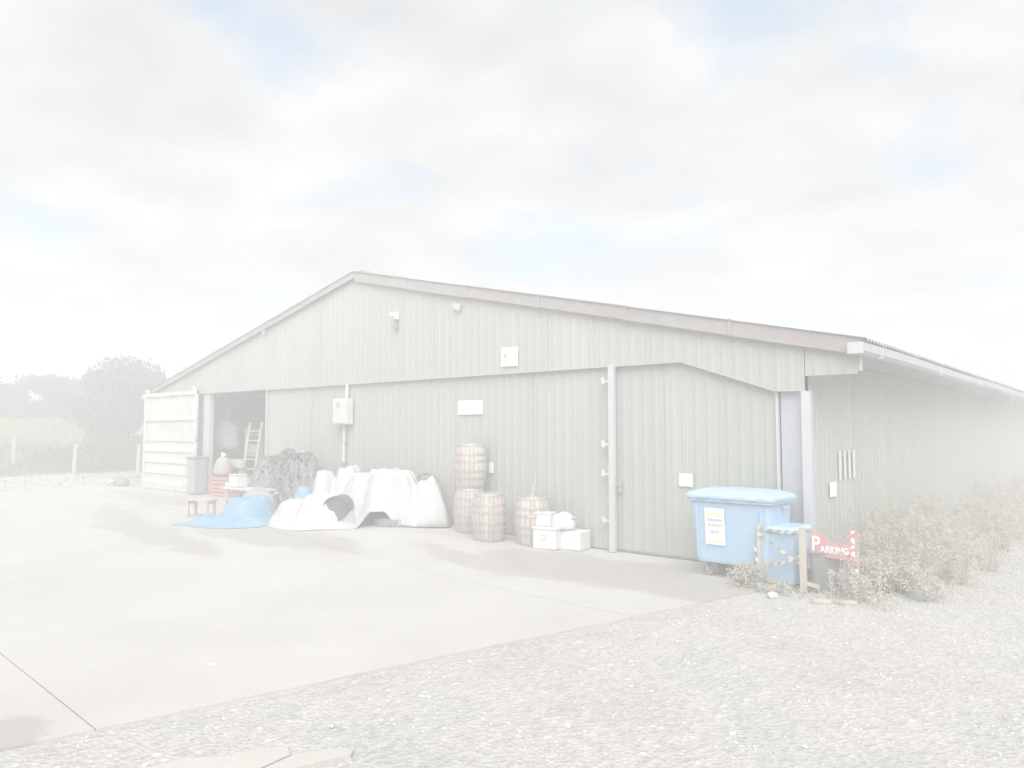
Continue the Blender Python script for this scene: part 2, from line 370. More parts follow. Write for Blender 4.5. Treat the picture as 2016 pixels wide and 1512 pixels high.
# wall below
x = -13.96; k = 0
while x < -3.35:
    x1 = min(x + 1.0, -3.28)
    fsheet('wall_sheet', x, x1 - .004, lambda q: zg(q, 0) + .02, lambda q: 3.4, rnd.uniform(-.003, .003), M['clad']); x += 1.0
# right-hand sliding door with a sloping head
door = child(empty('sliding_door', (-1.8, .02, 0)))
def dpart(o): o.parent = door; o.matrix_parent_inverse = Matrix.Translation((1.8, -.02, 0)); return o
x = -3.17
while x < -.46:
    x1 = min(x + .92, -.435)
    o = fsheet('door_sheet', x, x1 - .004, lambda q: .05, lambda q: gbot(q) + .2, .012 + rnd.uniform(-.002, .002), M['clad'], (-1.9,)); dpart(o); x += .92
dpart(MB().box((-1.8, .06, .05), (2.74, .05, .07)).build('bottom_rail', M['galv']))
dpart(MB().box((-.418, -.005, 1.34), (.035, .07, 2.62)).build('edge_trim', M['pale_steel']))
mb = MB(); mb.box((-3.06, -.05, 1.07), (.07, .03, .16)); mb.tube([(-3.06, -.07, 1.13), (-3.06, -.11, 1.12), (-3.06, -.11, 1.02), (-3.06, -.07, 1.01)], .012, 6)
dpart(mb.build('door_handle', M['midgrey']))
child(MB().box((-.21, .03, 1.31), (.34, .03, 2.60)).build('infill_panel', M['galv']))
# posts
p = child(MB().box((-3.16, -.12, 1.56), (.10, .09, 3.10)).build('door_post', M['pale_steel'], bevel=.006))
for z in (2.84, 1.78, 1.29, .52):
    mb = MB(); mb.box((-3.25, -.13, z), (.10, .03, .035)); mb.box((-3.32, -.14, z + .015), (.05, .05, .10)); mb.tube([(-3.305, -.15, z - .05), (-3.305, -.15, z + .06)], .018, 8)
    child(mb.build('post_bracket', M['offwhite']))
child(MB().box((.005, -.045, 1.28), (.12, .12, 2.56)).build('corner_post', M['pale_steel'], bevel=.006))
child(MB().box((.075, .03, .90), (.03, .03, 1.74)).build('conduit', M['galv']))
child(MB().box((-17.08, -.03, 1.66), (.34, .14, 2.92)).build('door_post', M['pale_steel'], bevel=.006))
child(MB().box((-13.93, -.02, 1.66), (.07, .10, 2.88)).build('jamb_trim', M['galv'], bevel=.004))
# left-hand opening: short wall behind the open door, to the far corner
for a in (-20.6, -19.6, -18.6):
    fsheet('wall_sheet', a, min(a + .996 if a < -18.7 else -17.25, -17.25), lambda q: zg(q, 0) + .02, lambda q: 3.4 if q > -20.2 else 3.3, 0.0, M['clad'])
child(MB().box((-15.5, .06, 3.22), (3.2, .1, .22)).build('lintel', M['soffit']))
# side wall, facing the gravel
sp = MB(); xsv = [0]
V = []; t = 0
cols_ = []
while t < .99:
    for dx, d in PROF: cols_.append((t + dx, d))
    t += .2
cols_.append((.996, 0))
for t, d in cols_: V += [(d, t, 0.02), (d, t, 3.06)]
sheet_me = MB().add(V, [(2 * i, 2 * i + 2, 2 * i + 3, 2 * i + 1) for i in range(len(cols_) - 1)]).mesh('wall_sheet', M['clad_brightened'])
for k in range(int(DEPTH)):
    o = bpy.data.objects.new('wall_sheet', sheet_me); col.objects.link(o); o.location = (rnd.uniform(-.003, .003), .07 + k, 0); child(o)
child(MB().box((-20.62, DEPTH / 2, 1.6), (.04, DEPTH - .3, 3.2)).build('far_side_wall', M['clad_brightened']))
child(MB().add([(XL + .6, DEPTH, 0), (0, DEPTH, 0), (0, DEPTH, 3.2), (XR, DEPTH, 5.6), (XL + .6, DEPTH, 3.2)], [(4, 3, 2, 1, 0)]).build('back_wall', M['clad_brightened']))
# roof
def roof_mesh(sign):
    V = []; n = 0; x0, x1 = (XR, XE) if sign > 0 else (XR, XL)
    pts = []
    t = 0
    while t < 1.03: pts.append((t, .026 * math.cos(t / .146 * 2 * math.pi))); t += .0365
    for t, d in pts:
        for q in (0, 1): V.append(((x0, x1)[q], t, roofz((x0, x1)[q]) + d))
    F = [((2 * i, 2 * i + 1, 2 * i + 3, 2 * i + 2) if sign < 0 else (2 * i, 2 * i + 2, 2 * i + 3, 2 * i + 1)) for i in range(len(pts) - 1)]
    return MB().add(V, F).mesh('roof_sheet', M['roof'])
for sgn in (1, -1):
    me = roof_mesh(sgn)
    for k in range(int(DEPTH) + 1):
        o = bpy.data.objects.new('roof_sheet', me); col.objects.link(o); o.location = (0, -.22 + k * 1.012, .004 * (k % 2)); child(o)
mb = MB(); mb.tube([(XR, .02, ZR + .0), (XR, DEPTH + .6, ZR + .015)], .10, 10); child(mb.build('ridge_cap', M['roof']))
# verge boards, in lengths that do not line up perfectly
def verge(x0, x1, n, h, thick):
    for k in range(n):
        a = x0 + (x1 - x0) * k / n; b = x0 + (x1 - x0) * (k + 1) / n
        dz = rnd.uniform(-.012, .012); y = -.185 + rnd.uniform(-.006, .006)
        za, zb = roofz(a) + .035 + dz, roofz(b) + .035 + dz
        V = [(a, y, za - h), (b, y, zb - h), (b, y, zb), (a, y, za)]; V += [(p[0], p[1] + thick, p[2]) for p in V]
        if b < a: V = [V[1], V[0], V[3], V[2], V[5], V[4], V[7], V[6]]
        child(MB().add(V, [(0, 1, 2, 3), (7, 6, 5, 4), (1, 0, 4, 5), (2, 1, 5, 6), (3, 2, 6, 7), (0, 3, 7, 4)]).build('verge_board', M['verge']))
        if k:                                            # lapped joint
            child(MB().box((a, y - .012, roofz(a) + .035 - h / 2), (.05, .014, h + .02)).build('verge_clip', M['verge']))
verge(XR, XE - .08, 6, .235, .022)
verge(XR, XL + .15, 6, .15, .022)
# right eave: soffit boards, outriggers, gutter
child(MB().add([(.02, -.05, 3.06), (.66, -.05, roofz(.66) - .05), (.66, DEPTH, roofz(.66) - .05), (.02, DEPTH, 3.06)], [(0, 1, 2, 3)]).build('soffit', M['soffit']))
for y in (.12, 15.6, 27):
    child(MB().box((.36, y, 2.93), (.66, .16, .22)).build('outrigger', M['pale_steel'], bevel=.004))
g = MB(); pr = [(.64, 3.165), (.64, 3.05), (.68, 3.02), (.78, 3.02), (.83, 3.06), (.845, 3.165), (.83, 3.165), (.815, 3.07), (.775, 3.035), (.685, 3.035), (.655, 3.06), (.655, 3.165)]
V = []; F = []; st = [-.30 + k * 2.0 for k in range(18)]; n = len(pr)
for y in st: V += [(x, y, z + .01 * math.sin(y * .7)) for x, z in pr]
for i in range(len(st) - 1):
    for k in range(n): F.append((i * n + k, i * n + (k + 1) % n, (i + 1) * n + (k + 1) % n, (i + 1) * n + k))
F += [tuple(range(n - 1, -1, -1)), tuple(range(n * (len(st) - 1), n * len(st)))]
gt = child(g.add(V, F).build('gutter', M['pale_steel']))
child(MB().box((.74, -.305, 3.095), (.20, .01, .15)).build('gutter_end', M['pale_steel']))
for k in range(8):
    child(MB().box((.745, .6 + k * 4.0, 3.09), (.215, .04, .16)).build('gutter_strap', M['pale_steel']))
child(MB().box((XL + .12, -.10, 3.13), (.16, .3, .13)).build('gutter_end', M['offwhite']))
# pale translucent ribs let into the side wall
for k, y in enumerate((1.28, 1.52, 1.75, 1.98)):
    child(MB().box((.036, y, 1.485), (.012, .075, .44)).build('louvre_strip', M['cream']))
# small fittings on the gable
mb = MB(); mb.box((-8.67, -.16, 4.50), (.14, .12, .16)); mb.box((-8.67, -.25, 4.52), (.12, .05, .10))
fl = child(mb.build('floodlight', M['white'], bevel=.01)); child(MB().box((-8.67, -.14, 4.26), (.09, .08, .10)).build('sensor', M['darkgrey'], bevel=.01))
child(MB().box((-14.0, -.13, 4.62), (.16, .07, .12)).build('vent_cover', M['midgrey'], bevel=.01))
child(MB().box((-6.82, -.125, 4.50), (.22, .05, .14), Matrix.Rotation(.4, 3, 'Y')).build('vent_cover', M['clad_brightened'], bevel=.01))

# the open sliding door at the far end, run out past the corner
od = empty('barn_door', (-18.98, -.28, .215)); tag(od, 'tall pale weathered door slid open past the far barn corner', 'door')
def op(mb, name, m, **k): return mb.build(name, m, od, **k)
Wd = 3.5; h = 2.98
def panel(name, z0, z1, m, n, seed):
    rr = random.Random(seed); x = -Wd / 2 + .1
    ws = (Wd - .2) / n
    for k in range(n):
        op(MB().box((x + ws / 2, .02 + rr.uniform(-.008, .008), (z0 + z1) / 2), (ws - .012, .025, z1 - z0)), name, m, bevel=.003); x += ws
panel('door_plank', 2.15, 2.86, M['offwhite'], 12, 1)
panel('door_plank', 1.56, 2.12, M['offwhite'], 12, 2)
for k in range(4):
    op(MB().box((0, .02, 1.34 - k * .335), (Wd - .2, .03, .325)), 'door_board', M['whiteboard'] if 'whiteboard' in M else M['white'], bevel=.004)
for z, hh in ((2.92, .12), (2.135, .06), (1.53, .10), (1.17, .03), (.83, .03), (.50, .03), (.10, .20)):
    op(MB().box((0, -.02, z), (Wd, .06, hh)), 'rail', M['offwhite'], bevel=.005)
for x in (-Wd / 2 + .05, Wd / 2 - .05):
    op(MB().box((x, -.02, h / 2), (.10, .065, h)), 'stile', M['offwhite'], bevel=.005)
for x, z, ww, hh in ((-1.15, 1.87, .16, .30), (1.1, 1.86, .15, .34), (.2, .66, .5, .2), (.9, .66, .35, .2), (-.1, 1.34, .3, .2), (.5, 1.34, .5, .18)):
    op(MB().box((x, -.003, z), (ww, .012, hh), Matrix.Rotation(rnd.uniform(-.1, .3), 3, 'Y')), 'repair_patch', M['white'])
for x in (-1.6, 1.5):
    mb = MB(); mb.box((x, -.01, 3.0), (.12, .05, .2)); mb.lathe([(0, -.02), (.06, -.02), (.06, .02), (0, .02)], (x, -.04, 3.06), 10); op(mb, 'hanger', M['white'])
child(MB().box((-17.7, -.14, 3.12), (7.4, .05, .05)).build('door_track', M['galv']))

# ------------------------------------------------------------------ signs on the walls
def wsign(name, x0, x1, z0, z1, y, label, tilt=0, group=None):
    e = empty(name, ((x0 + x1) / 2, y, (z0 + z1) / 2)); e.rotation_euler = (0, tilt, 0); tag(e, label, 'sign', group)
    MB().box((0, 0, 0), (x1 - x0, .008, z1 - z0)).build('board', M['whitesign'], e, bevel=.003)
    return e
s = wsign('wall_sign', -5.64, -5.22, 3.22, 3.58, -.112, 'square white sign with small red triangle high on the gable', .02)
MB().add([(-.16, -.006, -.03), (-.05, -.006, -.03), (-.105, -.006, .10)], [(0, 1, 2)]).build('warning_triangle', M['inkred'], s)
MB().box((-.10, -.006, -.09), (.10, .003, .03)).build('print_line', M['ink'], s)
s = wsign('wall_sign', -6.86, -6.18, 2.33, 2.61, -.036, 'wide blank white sign on wall above the stacked barrels')
MB().box((.03, -.005, 0), (.006, .002, .27)).build('panel_joint', M['ink'], s)
s = wsign('wall_sign', -1.99, -1.76, 1.14, 1.34, -.022, 'small white notice on the door above the blue bin')
s = empty('wall_sign', (.036, .915, 1.14)); tag(s, 'small upright white notice on the side wall by the corner', 'sign')
MB().box((0, 0, 0), (.008, .30, .22)).build('board', M['whitesign'], s, bevel=.003)
s = wsign('paper_notice', -6.02, -5.90, 1.20, 1.40, -.036, 'small pale paper fixed to wall beside the top barrel')

# meter box and its conduit
mbx = empty('meter_box', (-10.50, -.03, 2.15)); tag(mbx, 'pale grey electric meter box on wall with conduit above and below', 'meter box')
MB().box((0, -.12, .30), (.52, .20, .60)).build('case', M['offwhite'], mbx, bevel=.02)
MB().box((0, -.228, .30), (.46, .016, .54)).build('cover', M['offwhite'], mbx, bevel=.008)
MB().box((-.03, -.24, .46), (.16, .012, .10)).build('dial_window', M['beige'], mbx, bevel=.005)
MB().tube([(.06, -.06, .62), (.07, -.06, .93)], .04, 10).build('conduit', M['offwhite'], mbx)
MB().tube([(-.01, -.06, 0), (-.02, -.06, -.40)], .035, 10).build('conduit', M['offwhite'], mbx)
MB().tube([(-.02, -.06, -.43), (-.03, -.06, -.85)], .035, 10).build('conduit', M['offwhite'], mbx)
for z in (-.41, -.86, .61): MB().box((-.02, -.055, z), (.13, .06, .035)).build('saddle_clip', M['midgrey'], mbx)

# ------------------------------------------------------------------ barrels
def barrel(loc, rz, label, lid='oak', extra=None):
    e = empty('barrel', loc, rz); tag(e, label, 'barrel', 'oak barrels against the front wall')
    H, r0, r1, n = .83, .255, .315, 22
    def rad(z): t = (z - H / 2) / (H / 2); return r1 - (r1 - r0) * t * t
    for k in range(n):
        a0 = 2 * math.pi * k / n + .012; a1 = 2 * math.pi * (k + 1) / n - .012
        V = []; zs = [H * q / 8 for q in range(9)]
        d = rnd.uniform(-.003, .003)
        for z in zs:
            r = rad(z) + d
            for rr_, aa in ((r, a0), (r, a1), (r - .02, a1), (r - .02, a0)): V.append((rr_ * math.cos(aa), rr_ * math.sin(aa), z))
        F = []
        for i in range(8):
            for q in range(4): F.append((i * 4 + q, i * 4 + (q + 1) % 4, i * 4 + 4 + (q + 1) % 4, i * 4 + 4 + q))
        F += [(3, 2, 1, 0), (32, 33, 34, 35)]
        MB().add(V, F).build('stave', M['oak'], e)
    for z in (.025, .19, .32, .51, .64, .805):
        hh = .022
        MB().lathe([(rad(z - hh) - .01, z - hh), (rad(z - hh) + .007, z - hh), (rad(z + hh) + .007, z + hh), (rad(z + hh) - .01, z + hh)], n=28).build('hoop', M['hoop'], e, smooth=False)
    MB().lathe([(0, H - .035), (.245, H - .035), (.245, H - .06), (0, H - .06)], n=22).build('head', M['oak'], e)
    return e
def G(x, y): return zg(x, y)
BA, BB, BC = (-6.20, -.36), (-5.38, -.72), (-4.60, -.46)
barrel((BA[0], BA[1], G(*BA)), .3, 'oak barrel at bottom of stack against the wall')
barrel((BA[0] + .01, BA[1] + .0, G(*BA) + .832), 1.1, 'oak barrel standing on top of another barrel')
barrel((BB[0], BB[1], G(*BB)), 2.0, 'oak barrel standing in front of the two stacked barrels')
barrel((BC[0], BC[1], G(*BC)), .7, 'single oak barrel behind the white boxes with stick on top')
e = MB().tube([(-.0, 0, 0), (.03, .02, .20), (.055, .05, .36)], [.022, .02, .018], 6).build('stick', M['timber'])
e.location = (BC[0] - .05, BC[1] + .05, G(*BC) + .795); tag(e, 'pale wooden stick standing up out of the single barrel', 'stick')

# ------------------------------------------------------------------ white boxes
def carton(loc, d, rz, label, logo=False, lidf=True):
    e = empty('storage_box', loc, rz); tag(e, label, 'box', 'white boxes beside the single barrel')
    w_, dp, hh = d
    MB().box((0, 0, hh / 2), (w_, dp, hh)).build('body', M['white'], e, bevel=.02)
    if lidf: MB().box((0, 0, hh + .014), (w_ + .02, dp + .02, .035)).build('lid', M['white'], e, bevel=.012)
    if logo:
        mb = MB(); prev = None
        for k in range(12):
            a = math.pi * (1.05 + .95 * k / 11); p = (.05 * math.cos(a), -dp / 2 - .004, hh * .62 + .045 * math.sin(a))
            if prev: mb.bar(prev, p, .014, .006)
            prev = p
        mb.box((0, -dp / 2 - .003, hh * .70), (.05, .004, .022)); mb.build('printed_logo', M['ink'], e)
    return e
carton((-4.17, -.55, G(-4.17, -.55)), (.44, .34, .33), .16, 'white lidded box with grey printed logo on its front', True)
carton((-3.80, -.30, G(-3.8, -.30)), (.40, .36, .32), .10, 'plain white box right of the printed box', False, False)
carton((-4.30, -.50, G(-4.17, -.55) + .365), (.32, .26, .20), .25, 'small grey white tub on top of printed box')
e = empty('white_sack', (-3.98, -.40, G(-4, -.4) + .325)); tag(e, 'slumped white plastic sack lying on top of the boxes', 'sack')
def lump(rx, ry, rz, seed, n=14, m=10, amp=.18):
    V = []; F = []
    for j in range(m + 1):
        ph = math.pi * j / m
        for i in range(n):
            th = 2 * math.pi * i / n; p = Vector((math.sin(ph) * math.cos(th), math.sin(ph) * math.sin(th), math.cos(ph)))
            k = 1 + amp * noise.noise(p * 1.7 + Vector((seed, 0, 0))) + amp * .5 * noise.noise(p * 4 + Vector((0, seed, 0)))
            z = p.z * rz * k
            V.append((p.x * rx * k, p.y * ry * k, max(z, -rz * .55) + rz * .55))
    for j in range(m):
        for i in range(n): F.append((j * n + i, (j + 1) * n + i, (j + 1) * n + (i + 1) % n, j * n + (i + 1) % n))
    return MB().add(V, F)
lump(.24, .17, .18, 3.3).build('sack_body', M['white'], e, smooth=True)
MB().tube([(.16, -.02, .16), (.24, -.03, .22), (.27, .0, .20)], [.03, .018, .03], 8).build('tied_neck', M['beige'], e, smooth=True)

# ------------------------------------------------------------------ tarpaulins and heap
def inside(x, y, poly):
    c = False; n = len(poly)
    for i in range(n):
        (x1, y1), (x2, y2) = poly[i], poly[(i + 1) % n]
        if (y1 > y) != (y2 > y) and x < (x2 - x1) * (y - y1) / (y2 - y1) + x1: c = not c
    return c
def pdist(x, y, poly):
    d = 9
    for i in range(len(poly)):
        a = Vector(poly[i]); b = Vector(poly[(i + 1) % len(poly)]); p = Vector((x, y)); ab = b - a
        t = max(0, min(1, (p - a).dot(ab) / ab.length_squared)); d = min(d, (a + ab * t - p).length)
    return d
def drape(name, poly, bumps, m, center, seed, fold=.05, edge=.10, lifts=(), NB=170, NR=46, tangle=0):
    """sheet laid over bumps: rings run from the centre out to a smooth, uneven outline"""
    n = len(poly); out_ = []
    for k in range(NB):                                    # Catmull-Rom outline
        t = k / NB * n; i = int(t); f = t - i; p = [Vector(poly[(i + q) % n]) for q in (-1, 0, 1, 2)]
        v = .5 * ((2 * p[1]) + (p[2] - p[0]) * f + (2 * p[0] - 5 * p[1] + 4 * p[2] - p[3]) * f * f + (3 * p[1] - p[0] - 3 * p[2] + p[3]) * f ** 3)
        v = v + (v - Vector(center)).normalized() * (.07 * noise.noise((v.x * 2.3, v.y * 2.3, seed)) + .03 * noise.noise((v.x * 8, v.y * 8, seed)))
        out_.append(v)
    def hgt(x, y):
        h_ = 0; acc = 0
        for bx, by, rx, ry, hh, a in bumps:
            dx, dy = x - bx, y - by; u = (dx * math.cos(a) + dy * math.sin(a)) / rx; v = (-dx * math.sin(a) + dy * math.cos(a)) / ry
            q = math.sqrt(u * u + v * v)
            b_ = hh * (1 - ss(.42, 1.05, q)) * (1 - .08 * min(q, 1)) if q < 1.05 else 0
            acc += b_ ** 5
        return acc ** .2
    V = []; F = []; C = Vector(center)
    for r_ in range(NR + 1):
        t = (r_ / NR) ** .85
        for k in range(NB):
            e_ = out_[k]; p = C.lerp(e_, t); din = (e_ - p).length; a = k / NB * 6.28
            h_ = hgt(p.x, p.y)
            n1 = noise.noise((p.x * 1.5, p.y * 1.5, seed + 3))
            n2 = 1 - abs(noise.noise((p.x * 2.8 + p.y, p.y * 2.6, seed + 9))) * 2.2
            n3 = 1 - abs(noise.noise((p.x * 7, p.y * 7, seed + 19))) * 2.2
            hang = noise.noise((math.cos(a) * 7, math.sin(a) * 7, seed + p.length * .15)) + .5 * noise.noise((math.cos(a) * 17, math.sin(a) * 17, seed + 31))
            f = fold * (.7 * n1 + .8 * n2 + .35 * n3) * min(1, h_ * 2 + .2)
            lift = max([lz * (1 - ss(.3, 1, math.hypot(p.x - lx, p.y - ly) / lr)) for lx, ly, lr, lz in lifts] + [0])
            z = max(0, h_ * (.30 + .70 * ss(0, .40, din)) + f) * min(1, .06 + din / edge)
            z = max(z, lift)
            w_ = min(1, h_ * 1.5) * .55 * fold
            d = (e_ - C).normalized()
            q = p + d * hang * w_ * (1 if 0 < r_ < NR else .4)
            if tangle and 0 < r_ < NR: z += tangle * rnd.random() ** 2 * min(1, h_); q = q + Vector((rnd.uniform(-.3, .3), rnd.uniform(-.3, .3))) * tangle
            V.append((q.x, q.y, zg(q.x, q.y) + .010 + z))
    for r_ in range(NR):
        for k in range(NB): F.append((r_ * NB + k, (r_ + 1) * NB + k, (r_ + 1) * NB + (k + 1) % NB, r_ * NB + (k + 1) % NB))
    o = MB().add(V, F).build(name, m, None, smooth=True)
    s_ = o.modifiers.new('thickness', 'SOLIDIFY'); s_.thickness = .006
    return o
wt = drape('white_tarpaulin', [(-9.85, -2.30), (-9.25, -2.72), (-8.56, -2.70), (-8.0, -2.25), (-7.65, -1.55), (-7.42, -1.12), (-7.0, -.80), (-6.72, -.40), (-7.2, -.16), (-8.5, -.18), (-9.5, -.40), (-9.95, -1.2)],
           [(-7.85, -.85, .80, .72, 1.02, .15), (-8.55, -.95, .70, .70, .90, 0), (-9.10, -1.0, .40, .50, 1.06, .3), (-9.45, -1.35, .35, .45, .92, .5), (-7.08, -.52, .50, .46, .90, .2), (-9.1, -2.2, .80, .55, .40, .3), (-8.5, -2.0, .60, .70, .55, 0)],
           M['poly'], (-8.5, -1.35), 4.2, .085, .07, [(-7.62, -1.45, .42, .30)])
tag(wt, 'crumpled white plastic sheeting draped over a heap by the wall', 'tarpaulin')
bt = drape('blue_tarpaulin', [(-11.45, -3.65), (-10.7, -3.55), (-9.95, -3.35), (-9.45, -2.85), (-9.5, -2.3), (-9.75, -1.7), (-9.95, -1.0), (-10.3, -.8), (-10.6, -1.3), (-10.75, -2.0), (-11.0, -2.7), (-11.3, -3.3)],
           [(-10.5, -2.45, .62, .75, .46, .5), (-10.25, -1.15, .40, .6, .56, .2), (-9.8, -2.9, .7, .5, .16, .3), (-10.9, -3.1, .6, .4, .12, 0)], M['bluetarp'], (-10.25, -2.3), 1.3, .05, .12)
tag(bt, 'bright blue tarpaulin spread on ground beside the white sheeting', 'tarpaulin')
# round black drum poking out of the sheeting
e = empty('drum', (-8.22, -1.93, G(-8.2, -2.1) - .08)); e.rotation_euler = (0, 0, R(38)); tag(e, 'round black drum with dark disc for its shaded mouth poking out of white sheeting', 'drum')
mb = MB(); rr_ = .23
prof = [(rr_, -.35), (rr_, .20), (rr_ - .02, .20), (rr_ - .022, .17), (0, .17)]  # end closed by a recessed dark disc that imitates the shaded hollow
P = []; F = []; n = 24
for r_, yy in prof:
    for k in range(n): a = 2 * math.pi * k / n; P.append((r_ * math.cos(a) if r_ else 0, -yy, rr_ + .22 + r_ * math.sin(a)))
for i in range(len(prof) - 1):
    for k in range(n): F.append((i * n + k, i * n + (k + 1) % n, (i + 1) * n + (k + 1) % n, (i + 1) * n + k))
mb.add(P, F).build('shell', M['drum_dark'], e, smooth=False)
# tyres and black sheeting heaped behind
def tyre(loc, rot, label, R0=.33, r=.11):
    e = empty('tyre', loc); e.rotation_euler = rot; tag(e, label, 'tyre', 'old tyres in the heap')
    P = []; F = []; n, m = 28, 10
    for i in range(n):
        a = 2 * math.pi * i / n
        for k in range(m):
            b = 2 * math.pi * k / m; rr2 = R0 - r + r * math.cos(b) * (1.0 if math.cos(b) > 0 else .9)
            P.append((rr2 * math.cos(a), rr2 * math.sin(a), r * .9 * math.sin(b)))
    for i in range(n):
        for k in range(m): F.append((i * m + k, ((i + 1) % n) * m + k, ((i + 1) % n) * m + (k + 1) % m, i * m + (k + 1) % m))
    MB().add(P, F).build('carcass', M['black'], e, smooth=True)
    mb = MB()
    for i in range(28):
        a = 2 * math.pi * (i + .5) / 28; mb.box(((R0 + .002) * math.cos(a), (R0 + .002) * math.sin(a), 0), (.014, .04, .16), Matrix.Rotation(a, 3, 'Z'))
    mb.build('tread', M['black'], e)
for (x, y, z, rx, ry, lb) in [(-8.35, -.20, .83, R(80), R(6), 'old tyre behind the middle of the white sheeting'), (-7.62, -.19, .80, R(82), R(4), 'old tyre showing above right end of white sheeting'), (-7.72, -1.02, .22, 0, 0, 'old tyre lying flat under the lifted edge of white sheeting')]:
    tyre((x, y, z), (rx, ry, 0), lb)
e = drape('black_netting', [(-13.2, -1.25), (-12.2, -1.45), (-11.2, -1.3), (-10.75, -.85), (-10.75, -.16), (-13.1, -.14)],
          [(-12.35, -.75, .75, .7, .98, .2), (-11.45, -.6, .72, .6, 1.08, 0), (-12.8, -.6, .45, .5, .72, 0), (-11.95, -.7, .3, .4, 1.1, 0)], M['black'], (-11.9, -.7), 8.1, .12, .06, tangle=.13)
tag(e, 'dark heap of black netting piled against the wall', 'netting')
e = drape('dark_sheeting', [(-10.9, -1.15), (-10.1, -1.0), (-9.5, -.75), (-8.8, -.45), (-8.9, -.14), (-10.8, -.14)], [(-9.9, -.45, .9, .5, .90, 0), (-10.5, -.6, .5, .5, .7, 0), (-9.2, -.3, .5, .3, 1.0, 0)], M['darkgrey'], (-9.9, -.55), 5.5, .09, .06)
tag(e, 'dark grey sheeting heaped between netting and white sheeting', 'sheeting')
e = empty('white_bottle', (-11.40, -.60, G(-12, -.6) + 1.07)); tag(e, 'small white bottle on top of the black netting heap', 'bottle')
MB().lathe([(0, 0), (.07, 0), (.075, .03), (.075, .16), (.03, .21), (.03, .24), (0, .24)], n=14).build('body', M['white'], e, smooth=True)
MB().lathe([(0, .24), (.036, .235), (.036, .275), (0, .28)], n=12).build('cap', M['white'], e, smooth=True)
e = empty('grey_sack', (-11.35, -1.75, G(-11.9, -1.7))); e.rotation_euler = (0, 0, .5); tag(e, 'bulging grey sack lying between bench and blue tarpaulin', 'sack')
lump(.42, .34, .36, 1.2).build('sack_body', M['midgrey'], e, smooth=True)
MB().tube([(.30, .05, .34), (.40, .06, .44), (.46, .07, .43)], [.06, .03, .05], 8).build('tied_neck', M['midgrey'], e, smooth=True)

# work table with a white pail
tb = empty('work_table', (-12.3, -1.45, G(-13.4, -1) - .14)); tag(tb, 'low table of pale boards by the doorway carrying white pail', 'table')
for k in range(3): MB().box((0, -.17 + k * .17, .60), (1.6, .16, .04)).build('board', M['offwhite'], tb, bevel=.004)
for sx in (-1, 1):
    for sy in (-1, 1): MB().box((sx * .65, sy * .18, .29), (.06, .06, .58)).build('leg', M['timber'], tb)
MB().box((0, 0, .54), (1.3, .05, .08)).build('rail', M['timber'], tb)
e = empty('white_pail', (-12.78, -1.45, G(-13.4, -1) + .482)); tag(e, 'white rectangular pail standing on the low table', 'pail')
MB().box((0, 0, .14), (.36, .30, .28)).build('body', M['white'], e, bevel=.03)
MB().box((0, 0, .29), (.38, .32, .02)).build('rim', M['white'], e, bevel=.006)
e = MB().box((0, 0, .05), (.16, .12, .10)).build('soap_block', M['white'], None, bevel=.02); e.location = (-13.02, -1.55, G(-13.4, -1) + .482)
tag(e, 'small white block at left end of the low table', 'block')

bn = empty('wooden_bench', (-11.95, -2.75, G(-11.9, -2.7)), .35); tag(bn, 'small bare wooden bench left of the blue tarpaulin', 'bench')
for k in range(2): MB().box((0, -.08 + .16 * k, .36), (.62, .15, .035)).build('board', M['timber'], bn, bevel=.004)
for sx in (-1, 1):
    for sy in (-1, 1): MB().box((sx * .26, sy * .11, .17), (.05, .05, .34)).build('leg', M['timber'], bn)
    MB().box((sx * .26, 0, .30), (.04, .20, .05)).build('cross_rail', M['timber'], bn)

# ------------------------------------------------------------------ clutter in the doorway
e = empty('red_crate', (-15.85, -.10, .2), .1); tag(e, 'red plastic crate standing in the open doorway', 'crate')
for z in (.06, .17, .28, .39, .50):
    for sx, sy, dx, dy in ((0, -.24, .72, .025), (0, .24, .72, .025), (-.36, 0, .025, .48), (.36, 0, .025, .48)):
        MB().box((sx, sy, z), (dx, dy, .085)).build('slat', M['redplastic'], e)
for sx in (-.35, .35):
    for sy in (-.23, .23): MB().box((sx, sy, .28), (.05, .05, .56)).build('corner_post', M['redplastic'], e)
MB().box((0, 0, .02), (.70, .46, .03)).build('base', M['redplastic'], e)
e = empty('feed_sack', (-16.15, -.05, .755)); tag(e, 'beige feed sack slumped on top of the red crate', 'sack')
lump(.30, .24, .34, 6.2).build('sack_body', M['beige'], e, smooth=True)
MB().tube([(0, 0, .48), (.02, 0, .56), (.04, .02, .62)], [.10, .06, .11], 10).build('tied_neck', M['white'], e, smooth=True)
e = empty('bulk_bag', (-17.75, .9, 1.45)); tag(e, 'grey white bulk bag hanging inside the open doorway', 'bag')
lump(.42, .36, .62, 9.4, amp=.25).build('bag_body', M['white'], e, smooth=True)
for a, b in (((.1, 0, .75), (.5, .1, .62)), ((-.1, 0, .85), (-.1, .1, 1.25))): MB().tube([a, b], .06, 6).build('strap', M['offwhite'], e)
MB().tube([(-.1, .1, 1.20), (-.1, .1, 2.1)], .02, 6).build('hanging_rope', M['beige'], e)
e = empty('ladder', (-15.5, .35, .2)); tag(e, 'tall pale timber ladder leaning inside the open doorway', 'ladder')
for x in (-.42, .22): MB().bar((x, 0, 0), (x - .10, .35, 2.05), .08, .06).build('rail', M['timber'], e)
for k in range(7):
    t = .1 + .13 * k; MB().bar((-.42 - .10 * t, .35 * t, 2.05 * t), (.22 - .10 * t, .35 * t, 2.05 * t), .035, .035).build('rung', M['timber'], e)
e = empty('shelf_unit', (-16.0, 1.0, .2)); tag(e, 'dark shelf unit just inside the right door jamb', 'shelf')
